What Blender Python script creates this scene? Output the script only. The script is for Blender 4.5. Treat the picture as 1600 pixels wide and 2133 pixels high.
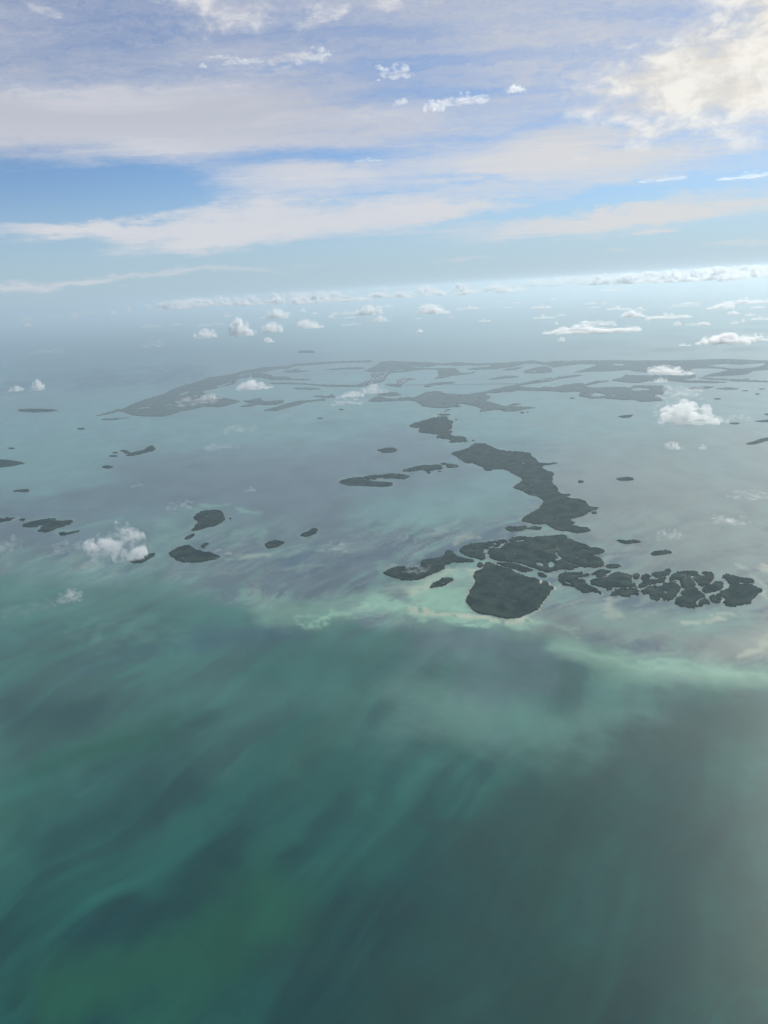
import bpy, math, random
import numpy as np
from mathutils import Vector, Matrix

random.seed(7)
rng = np.random.default_rng(7)
for o in list(bpy.data.objects):
    bpy.data.objects.remove(o)
scene = bpy.context.scene
COL = scene.collection

# ------------------------------------------------------------------ camera
W0, H0 = 1600.0, 2133.0            # size of the photograph in pixels
FPX = 1570.0                       # focal length in photograph pixels
ALT = 1600.0                       # the aeroplane's height above the sea (m)
PITCH = math.radians(16.49)
ROLL = math.radians(3.15)
_f = np.array([0.0, math.cos(PITCH), -math.sin(PITCH)])
_X = np.array([1.0, 0.0, 0.0])
_U = np.array([0.0, math.sin(PITCH), math.cos(PITCH)])
CR = math.cos(ROLL) * _X - math.sin(ROLL) * _U
CU = math.sin(ROLL) * _X + math.cos(ROLL) * _U
CPOS = np.array([0.0, 0.0, ALT])

cam_data = bpy.data.cameras.new('camera')
cam = bpy.data.objects.new('camera', cam_data)
COL.objects.link(cam)
cam.matrix_world = Matrix(((CR[0], CU[0], -_f[0], 0), (CR[1], CU[1], -_f[1], 0), (CR[2], CU[2], -_f[2], ALT), (0, 0, 0, 1)))
cam_data.sensor_fit = 'HORIZONTAL'
cam_data.sensor_width = 36.0
cam_data.lens = 36.0 * FPX / W0
cam_data.clip_start = 1.0
cam_data.clip_end = 600000.0
scene.camera = cam


def pix_dir(x, y):
    """direction in the world of a pixel of the photograph (arrays allowed)"""
    x = np.asarray(x, float)
    y = np.asarray(y, float)
    a = (x - W0 / 2) / FPX
    b = -(y - H0 / 2) / FPX
    d = _f + a[..., None] * CR + b[..., None] * CU
    return d / np.linalg.norm(d, axis=-1, keepdims=True)


def ground(x, y, z=0.0):
    """point at height z seen in pixel (x, y)"""
    d = pix_dir(x, y)
    t = (z - ALT) / d[..., 2]
    return CPOS + d * t[..., None]


def to_pix(P):
    v = P - CPOS
    c = v @ _f
    c = np.where(np.abs(c) < 1e-6, 1e-6, c)
    x = W0 / 2 + FPX * (v @ CR) / c
    y = H0 / 2 - FPX * (v @ CU) / c
    return x, y, c


def azel(x, y):
    d = pix_dir(x, y)
    return math.degrees(math.atan2(d[0], d[1])), math.degrees(math.asin(d[2]))


# ------------------------------------------------------------------ light
SUN_AZ, SUN_EL = math.radians(46), math.radians(33)
SDIR = Vector((math.sin(SUN_AZ) * math.cos(SUN_EL), math.cos(SUN_AZ) * math.cos(SUN_EL), math.sin(SUN_EL)))
sun_data = bpy.data.lights.new('sun', 'SUN')
sun_data.energy = 3.85
sun_data.angle = math.radians(12.0)   # the sun stands behind thin high cloud
sun_data.color = (1.0, 0.95, 0.85)
sun = bpy.data.objects.new('sun', sun_data)
sun.rotation_euler = SDIR.to_track_quat('Z', 'Y').to_euler()
sun.location = SDIR * 9000
COL.objects.link(sun)

vs = scene.view_settings
vs.view_transform = 'Standard'
vs.look = 'None'
vs.exposure = 0.0
vs.gamma = 1.0
vs.use_curve_mapping = False

cy = scene.cycles
cy.use_denoising = True
try:
    cy.denoiser = 'OPENIMAGEDENOISE'
    cy.denoising_input_passes = 'RGB_ALBEDO_NORMAL'
except Exception:
    pass
cy.max_bounces = 16
cy.volume_bounces = 10
cy.diffuse_bounces = 3
cy.glossy_bounces = 3
cy.transmission_bounces = 2
cy.transparent_max_bounces = 32
cy.volume_step_rate = 1.0
cy.volume_max_steps = 256
cy.use_adaptive_sampling = True
cy.adaptive_threshold = 0.01


# ------------------------------------------------------------------ node helpers
class NT:
    def __init__(self, tree):
        self.t = tree
        self.n = tree.nodes
        self.l = tree.links

    def node(self, kind, **kw):
        nd = self.n.new(kind)
        for k, v in kw.items():
            setattr(nd, k, v)
        return nd

    def put(self, sock, v):
        if isinstance(v, bpy.types.NodeSocket):
            self.l.new(v, sock)
        elif v is not None:
            sock.default_value = v

    def math(self, op, a, b=None, c=None, clamp=False):
        nd = self.node('ShaderNodeMath', operation=op, use_clamp=clamp)
        self.put(nd.inputs[0], a)
        if b is not None:
            self.put(nd.inputs[1], b)
        if c is not None:
            self.put(nd.inputs[2], c)
        return nd.outputs[0]

    def vmath(self, op, a, b=None):
        nd = self.node('ShaderNodeVectorMath', operation=op)
        self.put(nd.inputs[0], a)
        if b is not None:
            self.put(nd.inputs[3 if op == 'SCALE' else 1], b)
        return nd.outputs[1] if op in ('LENGTH', 'DOT_PRODUCT', 'DISTANCE') else nd.outputs[0]

    def xyz(self, x, y, z):
        nd = self.node('ShaderNodeCombineXYZ')
        for i, v in enumerate((x, y, z)):
            self.put(nd.inputs[i], v)
        return nd.outputs[0]

    def ramp(self, v, a, b, lo=0.0, hi=1.0, smooth=True):
        nd = self.node('ShaderNodeMapRange', interpolation_type='SMOOTHSTEP' if smooth else 'LINEAR', clamp=True)
        self.put(nd.inputs[0], v)
        for i, q in enumerate((a, b, lo, hi)):
            self.put(nd.inputs[i + 1], q)
        return nd.outputs[0]

    def noise(self, vec, scale, detail=4.0, rough=0.55, dist=0.0, out=0):
        nd = self.node('ShaderNodeTexNoise')
        self.put(nd.inputs['Vector'], vec)
        nd.inputs['Scale'].default_value = scale
        nd.inputs['Detail'].default_value = detail
        nd.inputs['Roughness'].default_value = rough
        nd.inputs['Distortion'].default_value = dist
        return nd.outputs[out]

    def mix(self, f, a, b, mode='MIX'):
        nd = self.node('ShaderNodeMix', data_type='RGBA', blend_type=mode)
        self.put(nd.inputs[0], f)
        self.put(nd.inputs[6], a)
        self.put(nd.inputs[7], b)
        return nd.outputs[2]


def c4(r, g, b):
    return (r, g, b, 1.0)


# ------------------------------------------------------------------ world: clear sky behind veils of high cloud
world = bpy.data.worlds.new('World')
scene.world = world
world.use_nodes = True
wt = NT(world.node_tree)
wt.n.clear()
out = wt.node('ShaderNodeOutputWorld')
bg = wt.node('ShaderNodeBackground')
bg.inputs['Strength'].default_value = 0.1
wt.l.new(bg.outputs[0], out.inputs['Surface'])
sky = wt.node('ShaderNodeTexSky', sky_type='NISHITA')
sky.sun_disc = False
sky.sun_elevation = SUN_EL
sky.sun_rotation = SUN_AZ
sky.altitude = ALT
sky.air_density = 1.0
sky.dust_density = 0.4
sky.ozone_density = 1.5
tc = wt.node('ShaderNodeTexCoord')
dirv = tc.outputs['Generated']
sep = wt.node('ShaderNodeSeparateXYZ')
wt.l.new(dirv, sep.inputs[0])
dx, dy, dz = sep.outputs
RAD = 57.29578
AZ = wt.math('MULTIPLY', wt.math('ARCTAN2', dx, dy), RAD)
EL = wt.math('MULTIPLY', wt.math('ARCSINE', dz), RAD)
# position on a high, flat cloud layer: streaks shrink towards the horizon
inv = wt.math('DIVIDE', 1.0, wt.math('ADD', wt.math('MAXIMUM', dz, 0.0), 0.05))
LAY = wt.xyz(wt.math('MULTIPLY', dx, inv), wt.math('MULTIPLY', dy, inv), 0.0)
PL = wt.xyz(AZ, EL, 0.0)
warp_n = wt.noise(wt.vmath('MULTIPLY', dirv, (6.0, 6.0, 22.0)), 1.0, 5.0, 0.6, out=1)
warp = wt.vmath('MULTIPLY', wt.vmath('SUBTRACT', warp_n, (0.5, 0.5, 0.5)), (11.0, 2.6, 0.0))
PW = wt.vmath('ADD', PL, warp)
warp_f = wt.noise(wt.vmath('MULTIPLY', dirv, (30.0, 30.0, 75.0)), 1.0, 6.0, 0.62, out=1)
PF = wt.vmath('ADD', PW, wt.vmath('MULTIPLY', wt.vmath('SUBTRACT', warp_f, (0.5, 0.5, 0.5)), (3.4, 1.4, 0.0)))


def ell(vec, x, y, rx, ry, tilt=0.0, inner=0.0):
    """soft patch of sky round photo pixel (x, y); rx, ry in photo pixels"""
    a, e = azel(x, y)
    mp = wt.node('ShaderNodeMapping', vector_type='TEXTURE')
    wt.l.new(vec, mp.inputs['Vector'])
    mp.inputs['Location'].default_value = (a, e, 0)
    mp.inputs['Rotation'].default_value = (0, 0, math.radians(tilt))
    mp.inputs['Scale'].default_value = (rx / 27.4, ry / 27.4, 1)
    return wt.ramp(wt.vmath('LENGTH', mp.outputs[0]), inner, 1.0, 1.0, 0.0)


# smooth veil: coverage summed from patches, thinned and streaked by noise
veil = 0.0
veil = wt.ramp(EL, 1.0, 10.0, -0.22, 0.62)
streak = wt.noise(wt.vmath('MULTIPLY', LAY, (0.55, 1.1, 1.0)), 1.0, 6.0, 0.6, 0.6)
veil = wt.math('ADD', veil, wt.math('MULTIPLY', wt.math('SUBTRACT', streak, 0.5), 0.75))
fibre = wt.noise(wt.vmath('ADD', wt.vmath('MULTIPLY', LAY, (0.55, 3.2, 1.0)), wt.vmath('SCALE', warp_f, 0.9)), 1.6, 9.0, 0.66, 0.8)
veil = wt.math('ADD', veil, wt.math('MULTIPLY', wt.math('SUBTRACT', fibre, 0.5), 0.95))
for (x, y, rx, ry, tilt, amp, fine) in [
        (380, 250, 520, 95, -1, .55, 0),       # long pale band on the left
        (20, 270, 260, 90, 0, .30, 0),
        (620, 370, 300, 60, 2, .60, 0),        # pale wedge above the streak
        (1150, 340, 420, 75, -2, .55, 0),      # broad lens on the right
        (1350, 400, 400, 40, 1, .35, 0),
        (620, 462, 520, 58, 1, .85, 1),        # the main long streak
        (150, 478, 300, 26, 0, .75, 1),
        (1300, 458, 520, 40, 1.5, .85, 1),
        (420, 505, 200, 40, 3, .45, 1),
        (930, 440, 160, 22, 2, .4, 1),
        (330, 572, 520, 16, 1, .55, 1),        # thin low streaks
        (40, 598, 260, 18, 0, .45, 1),
        (960, 545, 120, 9, 1, .5, 1),
        (1250, 520, 60, 9, 0, .5, 1),
        (1540, 507, 90, 8, 2, .5, 1),
        (1320, 488, 70, 7, 1, .45, 1),
        (190, 392, 470, 88, 0, -.95, 0),       # the blue gap
        (60, 430, 300, 50, 0, -.5, 0),
        (640, 322, 300, 26, -2, -.55, 0),
        (700, 415, 130, 24, 0, -.30, 0),
        (1270, 412, 300, 24, 3, -.75, 1),
        (1010, 372, 170, 12, -8, -.30, 1),
        (850, 150, 280, 90, -10, -.22, 0),     # lavender blue between the puffs
        (640, 60, 200, 70, 0, -.12, 0),
        (1000, 275, 260, 16, 1, -.22, 0),
        (1380, 255, 220, 22, -3, -.20, 0),
        (1350, 300, 240, 16, 3, -.18, 0),
        (200, 90, 420, 120, 0, -.12, 0)]:
    veil = wt.math('ADD', veil, wt.math('MULTIPLY', ell(PF if fine else PW, x, y, rx, ry, tilt), amp * 1.35 if fine and amp > 0 else amp))
veil = wt.math('MULTIPLY', wt.ramp(veil, 0.0, 1.05), 0.93)
# a thin layer looks thinner the steeper one looks up through it
path = wt.math('DIVIDE', 0.30, wt.math('MAXIMUM', dz, 0.30))
veil = wt.math('SUBTRACT', 1.0, wt.math('POWER', wt.math('SUBTRACT', 1.0, veil), path))

# towards the sun the thin cloud turns bright and creamy
sd = wt.vmath('DOT_PRODUCT', dirv, tuple(SDIR))
sunward = wt.ramp(sd, 0.62, 0.93)
shade = wt.noise(wt.vmath('MULTIPLY', LAY, (0.5, 0.9, 1.0)), 1.3, 5.0, 0.55, 0.4)
veil_low = wt.mix(wt.ramp(EL, 7.0, 12.0), c4(6.8, 6.9, 7.35), c4(5.4, 5.55, 6.25))
veil_low = wt.mix(wt.math('MULTIPLY', wt.ramp(shade, 0.48, 0.70), 0.75), veil_low, c4(7.1, 7.1, 7.4))
veil_col = wt.mix(sunward, veil_low, c4(7.35, 7.15, 6.8))
clear = wt.mix(wt.ramp(EL, -1.0, 9.0, 0.95, 0.0), wt.mix(1.0, sky.outputs[0], c4(0.70, 0.83, 1.0), 'MULTIPLY'), c4(4.0, 5.35, 6.45))
col = wt.mix(veil, clear, veil_col)

# lumpy cloud: the bright bank up in the right corner and the broken patch at the top
bil = wt.noise(wt.vmath('MULTIPLY', dirv, (24.0, 24.0, 42.0)), 1.0, 9.0, 0.60, 0.3)
lump = 0.0
for k, (x, y, rx, ry, tilt, amp) in enumerate([
        (1540, 150, 430, 160, 6, .95), (1650, 40, 230, 170, 0, .85), (1560, 245, 200, 34, 0, .5), (1330, 110, 120, 50, 0, .40),
        (480, 22, 170, 70, 4, .62), (640, 45, 60, 55, 40, .40), (655, 118, 50, 26, 0, .45),
        (75, 22, 60, 30, 0, .35), (790, 12, 100, 22, 0, .35)]):
    e = wt.math('MULTIPLY', ell(PF, x, y, rx, ry, tilt), amp)
    lump = e if k == 0 else wt.math('MAXIMUM', lump, e)
lump_f = wt.ramp(wt.math('ADD', lump, wt.math('MULTIPLY', wt.math('SUBTRACT', bil, 0.5), 1.6)), 0.14, 0.86)
lump_f = wt.math('MULTIPLY', lump_f, wt.ramp(lump, 0.03, 0.25))
lump_shade = wt.mix(wt.ramp(bil, 0.40, 0.62), c4(6.4, 6.4, 6.7), c4(8.3, 8.2, 8.1))
lump_sun = wt.mix(wt.ramp(bil, 0.36, 0.62), c4(7.8, 7.4, 6.6), c4(9.7, 9.35, 8.5))
lump_col = wt.mix(wt.ramp(sd, 0.70, 0.90), lump_shade, lump_sun)
col = wt.mix(wt.math('MULTIPLY', lump_f, 0.9), col, lump_col)
wt.l.new(col, bg.inputs['Color'])
world.cycles.sampling_method = 'NONE'

# ------------------------------------------------------------------ materials
def new_mat(name):
    m = bpy.data.materials.new(name)
    m.use_nodes = True
    t = NT(m.node_tree)
    t.n.clear()
    return m, t, t.node('ShaderNodeOutputMaterial')


def mesh_obj(name, verts, faces, mat=None, parent=None, smooth=False):
    me = bpy.data.meshes.new(name)
    me.from_pydata([tuple(v) for v in verts], [], [tuple(f) for f in faces])
    me.update()
    if smooth:
        me.polygons.foreach_set('use_smooth', [True] * len(me.polygons))
    o = bpy.data.objects.new(name, me)
    if mat:
        me.materials.append(mat)
    COL.objects.link(o)
    if parent:
        o.parent = parent
    return o


# ------------------------------------------------------------------ noise in numpy
def _hash(ix, iy, seed):
    h = (ix.astype(np.int64) * 374761393 + iy.astype(np.int64) * 668265263 + seed * 974634777) & 0xFFFFFFFF
    h = ((h ^ (h >> 13)) * 1274126177) & 0xFFFFFFFF
    return ((h ^ (h >> 16)) & 0xFFFF) / 65535.0


def vnoise(x, y, seed=0):
    ix, iy = np.floor(x), np.floor(y)
    fx, fy = x - ix, y - iy
    fx, fy = fx * fx * fx * (fx * (fx * 6 - 15) + 10), fy * fy * fy * (fy * (fy * 6 - 15) + 10)
    a, b = _hash(ix, iy, seed), _hash(ix + 1, iy, seed)
    c, d = _hash(ix, iy + 1, seed), _hash(ix + 1, iy + 1, seed)
    return (a + (b - a) * fx) * (1 - fy) + (c + (d - c) * fx) * fy


def fbm(x, y, seed=0, octv=5, gain=0.5):
    s, a, n = 0.0, 1.0, 0.0
    for k in range(octv):
        s = s + a * vnoise(x, y, seed + 17 * k)
        n += a
        a *= gain
        x, y = x * 2.03 + 11.3, y * 2.03 - 7.1
    return s / n


# ------------------------------------------------------------------ sea: one sheet to the horizon with the colours of its bottom
def build_sea():
    nr, na = 760, 620
    u = np.linspace(0, 1, nr)
    # radii: fine near the islands, coarse far out
    dep = np.radians(70.0) * (1 - u) + np.radians(0.30) * u
    r = ALT / np.tan(dep)
    th = np.concatenate([np.linspace(-34, 34, na - 40), np.linspace(36, 324, 40)])
    th = np.radians(th)
    R, T = np.meshgrid(r, th, indexing='ij')
    X, Y = R * np.sin(T), R * np.cos(T)
    P = np.stack([X, Y, np.zeros_like(X)], -1).reshape(-1, 3)
    colr = sea_colour(P)
    n = nr * na
    verts = np.concatenate([P, [[0, 0, 0]]])
    i, j = np.meshgrid(np.arange(nr - 1), np.arange(na), indexing='ij')
    j2 = (j + 1) % na
    q = np.stack([i * na + j, i * na + j2, (i + 1) * na + j2, (i + 1) * na + j], -1).reshape(-1, 4)[:, ::-1]
    faces = [tuple(f) for f in q.tolist()] + [(n, int((k + 1) % na), k) for k in range(na)]
    me = bpy.data.meshes.new('sea')
    me.from_pydata(verts.tolist(), [], faces)
    me.update()
    me.polygons.foreach_set('use_smooth', [True] * len(me.polygons))
    at = me.color_attributes.new('bottom', 'FLOAT_COLOR', 'POINT')
    c = np.ones((n + 1, 4), np.float32)
    c[:n, :3] = colr
    c[n, :3] = colr[0]
    at.data.foreach_set('color', c.ravel())
    o = bpy.data.objects.new('sea', me)
    o['kind'] = 'structure'
    COL.objects.link(o)
    m, t, mo = new_mat('sea_water')
    pb = t.node('ShaderNodeBsdfPrincipled')
    att = t.node('ShaderNodeAttribute', attribute_name='bottom')
    geo = t.node('ShaderNodeNewGeometry')
    pos = geo.outputs['Position']
    f1 = t.noise(t.vmath('MULTIPLY', pos, (1 / 260., 1 / 420., 0)), 1.0, 6.0, 0.6, 0.5)
    colw = t.mix(t.ramp(f1, 0.3, 0.7, 0.0, 0.22), att.outputs['Color'], c4(0.0, 0.0, 0.0))
    t.put(pb.inputs['Base Color'], colw)
    pb.inputs['Roughness'].default_value = 0.36
    pb.inputs['IOR'].default_value = 1.33
    pb.inputs['Specular IOR Level'].default_value = 0.4
    wv = t.noise(t.vmath('MULTIPLY', pos, (1 / 22., 1 / 11., 0)), 1.0, 6.0, 0.68, 0.6)
    bp = t.node('ShaderNodeBump')
    bp.inputs['Strength'].default_value = 0.14
    bp.inputs['Distance'].default_value = 2.2
    t.put(bp.inputs['Height'], wv)
    t.put(pb.inputs['Normal'], bp.outputs[0])
    t.l.new(pb.outputs[0], mo.inputs['Surface'])
    me.materials.append(m)
    return o


DEEP = (0.003, 0.051, 0.053)
GREEN = (0.011, 0.104, 0.062)
TEAL = (0.014, 0.122, 0.098)
PALE = (0.185, 0.370, 0.300)
FLAT = (0.118, 0.172, 0.194)
GREY = (0.240, 0.285, 0.250)  # grey of the flats, raised to carry glow on the right
TURQ = (0.160, 0.315, 0.300)
BLUE = (0.030, 0.085, 0.130)
SAND = (0.560, 0.600, 0.450)
LIME = (0.320, 0.560, 0.400)
INK = (0.018, 0.052, 0.046)

# what lies on the sea bottom: (points in photo pixels, half width, colour, strength, softness 0..1)
STROKES = [
    # long dark and light bands in the deep water in front
    ([(20, 1495), (175, 1478)], 48, DEEP, 0.46, 1), ([(225, 1600), (420, 1505)], 36, DEEP, 0.46, 1),
    ([(90, 1750), (350, 1630)], 75, DEEP, 0.59, 1), ([(410, 1665), (480, 1625)], 28, DEEP, 0.43, 1),
    ([(395, 1880), (560, 1640)], 52, DEEP, 0.50, 1), ([(590, 1830), (700, 1620)], 75, DEEP, 0.53, 1),
    ([(800, 1640), (890, 1530)], 40, DEEP, 0.50, 1), ([(0, 1960), (120, 1900)], 60, DEEP, 0.28, 1),
    ([(560, 2060), (760, 1900), (900, 1860)], 120, DEEP, 0.50, 1),
    ([(90, 1600), (330, 1530)], 45, GREEN, .7, 1), ([(40, 1640), (120, 1620)], 60, TEAL, .6, 1),
    ([(300, 1830), (480, 1650), (650, 1500)], 38, TEAL, .8, 1), ([(540, 1800), (740, 1580)], 32, TEAL, .75, 1),
    ([(720, 1660), (850, 1560)], 26, TEAL, .6, 1), ([(150, 2080), (420, 1990), (560, 1900)], 110, GREEN, .9, 1),
    ([(760, 1820), (840, 1700)], 50, TEAL, .5, 1),
    ([(960, 1480), (1150, 1550), (1330, 1500)], 110, PALE, .45, 1), ([(830, 1400), (960, 1480)], 70, PALE, .30, 1),
    ([(1180, 1620), (1080, 1680)], 60, TEAL, .45, 1),
    ([(1010, 1760), (1200, 1640), (1370, 1580)], 105, INK, .58, 1), ([(1360, 1540), (1640, 1490)], 60, INK, .42, 1),
    ([(820, 2080), (1100, 1880), (1600, 1700)], 190, INK, .58, 1), ([(1100, 2120), (1640, 1980)], 190, INK, .58, 1),
    ([(1010, 1430), (1130, 1400)], 50, FLAT, .5, 1), ([(880, 1340), (1180, 1350)], 42, FLAT, .55, 1),
    ([(420, 1335), (620, 1312)], 34, BLUE, .55, 1), ([(150, 1390), (380, 1330)], 24, BLUE, .35, 1),
    ([(160, 1330), (340, 1300)], 26, PALE, .20, 1), ([(0, 1280), (260, 1262)], 30, PALE, .2, 1),
    ([(560, 1390), (800, 1380)], 60, TEAL, .6, 1),
    # the bank: far and middle
    ([(0, 1230), (200, 1215), (420, 1225)], 36, PALE, .28, 1), ([(230, 1120), (340, 1125), (360, 1160)], 40, PALE, .40, 1), ([(0, 1160), (90, 1175)], 34, PALE, .35, 1),
    ([(380, 1110), (560, 1090)], 40, PALE, .22, 1), ([(1000, 960), (1500, 960)], 90, TURQ, .30, 1), ([(1300, 900), (1600, 930)], 70, GREY, .45, 1),
    ([(0, 900), (420, 900), (640, 880), (860, 860)], 85, TURQ, .75, 1),
    ([(0, 1000), (120, 1010)], 70, TURQ, .6, 1), ([(1000, 885), (1180, 890), (1600, 850)], 50, TURQ, .7, 1),
    ([(760, 1060), (980, 1040), (1060, 1000)], 62, TURQ, .8, 1), ([(880, 1085), (1060, 1060)], 30, PALE, .4, 1),
    ([(280, 985), (560, 1000), (760, 970), (880, 930)], 60, FLAT, .75, 1),
    ([(150, 1040), (420, 1030), (700, 1060)], 50, FLAT, .75, 1),
    ([(1180, 960), (1400, 1000)], 80, GREY, .6, 1), ([(1250, 1100), (1560, 1110)], 120, GREY, .7, 1),
    ([(1000, 915), (1150, 925)], 20, BLUE, .3, 1), ([(990, 835), (1060, 856)], 10, PALE, .5, 1),
    ([(560, 1110), (760, 1130)], 50, FLAT, .7, 1), ([(130, 1090), (330, 1150), (560, 1180)], 60, FLAT, .6, 1),
    ([(640, 1210), (800, 1180)], 34, FLAT, .65, 1), ([(420, 1215), (640, 1225)], 26, FLAT, .75, 1),
    ([(1140, 1290), (1300, 1300), (1480, 1330), (1600, 1330)], 44, GREY, .75, 1),
    ([(0, 800), (240, 790), (400, 772)], 22, BLUE, .8, 1), ([(60, 760), (330, 795), (430, 780)], 18, BLUE, .6, .8),
    ([(0, 720), (380, 730), (640, 740)], 40, BLUE, .5, 1),
    ([(400, 830), (560, 845), (700, 830)], 14, TURQ, .6, 1),
    # bright sand and shoals round the islands
    ([(640, 1285), (760, 1272), (860, 1276), (960, 1288), (1060, 1297), (1130, 1290)], 15, LIME, .85, .8),
    ([(560, 1272), (720, 1264), (820, 1255)], 34, LIME, .42, 1), ([(800, 1250), (960, 1262)], 46, LIME, .78, 1), ([(890, 1215), (975, 1195)], 42, LIME, .75, 1), ([(1000, 1290), (1120, 1292)], 30, LIME, .45, 1), ([(1250, 1290), (1420, 1300), (1560, 1285)], 36, PALE, .45, 1), ([(1480, 1370), (1640, 1330)], 34, SAND, .22, 1),
    ([(800, 1250), (880, 1258), (950, 1260)], 26, LIME, .80, .9), ([(830, 1215), (900, 1205), (960, 1195), (985, 1180)], 26, SAND, .62, .8),
    ([(880, 1245), (950, 1235), (965, 1200)], 26, LIME, .85, .8), ([(860, 1275), (920, 1276), (975, 1284), (1060, 1296), (1110, 1286)], 7, SAND, .85, .7),
    ([(820, 1235), (850, 1255)], 14, FLAT, .6, .9), ([(790, 1215), (815, 1230)], 16, FLAT, .5, 1),
    ([(945, 1225), (960, 1208)], 12, GREY, .5, 1), ([(880, 1250), (870, 1262)], 9, GREY, .5, .9),
    ([(940, 1185), (985, 1178)], 12, SAND, .6, .8),
    ([(1130, 1265), (1100, 1292)], 10, SAND, .55, .9), ([(1140, 1290), (1200, 1298), (1215, 1320)], 11, LIME, .35, .9),
    ([(1170, 1340), (1230, 1362), (1310, 1385), (1420, 1400), (1620, 1410)], 31, LIME, .66, 1), ([(1190, 1348), (1310, 1388), (1420, 1403), (1620, 1412)], 9, LIME, .40, 1),
    ([(1330, 1378), (1430, 1384), (1500, 1402), (1600, 1404)], 8, LIME, .55, .8),
    ([(1410, 1300), (1480, 1285), (1530, 1280)], 9, SAND, .6, .8), ([(1275, 1252), (1290, 1275)], 12, SAND, .40, .9),
    ([(1545, 1365), (1590, 1340), (1630, 1325)], 10, SAND, .55, .9), ([(1530, 1172), (1560, 1190)], 7, SAND, .45, .9),
    ([(1575, 1172), (1610, 1180)], 10, SAND, .6, .8), ([(1400, 1290), (1440, 1305)], 12, LIME, .3, 1),
    ([(1390, 1185), (1330, 1170)], 6, GREY, .5, .9), ([(1560, 1195), (1590, 1215), (1598, 1240)], 6, SAND, .4, .9),
    ([(940, 1128), (965, 1116), (990, 1118)], 5, SAND, .40, .8), ([(1070, 1105), (1110, 1106), (1150, 1112)], 6, GREY, .5, .9),
    ([(985, 1155), (1050, 1178), (1120, 1200), (1180, 1205)], 5, GREY, .6, .8), ([(1010, 1160), (1015, 1140)], 4, GREY, .5, .8),
    # shoals on the left of the bank
    ([(470, 1165), (560, 1150), (640, 1130), (660, 1118)], 5, PALE, .65, .8), ([(495, 1158), (560, 1152)], 7, SAND, .30, .8),
    ([(500, 1063), (545, 1066)], 7, PALE, .75, .8), ([(545, 1130), (552, 1100), (530, 1118)], 6, PALE, .55, .8),
    ([(450, 1145), (475, 1150)], 9, SAND, .5, .8), ([(380, 1065), (480, 1050)], 4, PALE, .7, .9),
    ([(420, 1052), (440, 1055)], 6, PALE, .75, .9),
    ([(330, 1100), (360, 1110), (360, 1130), (320, 1150)], 18, PALE, .55, .9), ([(280, 1188), (320, 1182), (350, 1170)], 12, PALE, .55, .9),
    ([(170, 1105), (220, 1090), (250, 1085)], 6, PALE, .6, .9), ([(480, 1130), (500, 1125)], 14, PALE, .35, 1),
    ([(600, 1190), (640, 1180), (690, 1185)], 5, PALE, .45, .9), ([(700, 1225), (735, 1205), (760, 1195)], 5, PALE, .6, .9),
    ([(760, 1215), (790, 1195), (800, 1180)], 8, PALE, .6, .9), ([(600, 1160), (625, 1150)], 4, PALE, .5, .9),
    ([(560, 1185), (650, 1160), (740, 1115), (800, 1090)], 8, BLUE, .45, 1), ([(600, 1210), (700, 1190), (790, 1160)], 8, BLUE, .40, 1),
    ([(500, 1190), (540, 1172)], 5, PALE, .35, .9), ([(345, 1160), (355, 1185)], 8, PALE, .35, .9),
    ([(370, 1192), (470, 1196)], 5, GREY, .5, .9), ([(20, 1020), (80, 1025)], 8, PALE, .4, 1),
    ([(640, 1146), (720, 1140)], 12, PALE, .3, 1), ([(130, 1060), (200, 1050)], 5, PALE, .35, 1),
    ([(1085, 1235), (1150, 1250)], 20, GREY, .5, 1), ([(1010, 880), (1060, 868)], 7, PALE, .5, .9),
    ([(870, 858), (900, 862)], 2.5, SAND, .35, .8), ([(905, 866), (930, 860)], 2.5, SAND, .3, .8),
]


def seg_dist(px, py, pts, yk):
    best = np.full(px.shape, 1e9)
    for (ax, ay), (bx, by) in zip(pts[:-1], pts[1:]):
        vx, vy = bx - ax, (by - ay) * yk
        wx, wy = px - ax, (py - ay) * yk
        t = np.clip((wx * vx + wy * vy) / (vx * vx + vy * vy + 1e-9), 0, 1)
        best = np.minimum(best, np.hypot(wx - t * vx, wy - t * vy))
    return best


def sstep(a, b, v):
    t = np.clip((v - a) / (b - a), 0, 1)
    return t * t * (3 - 2 * t)


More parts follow.
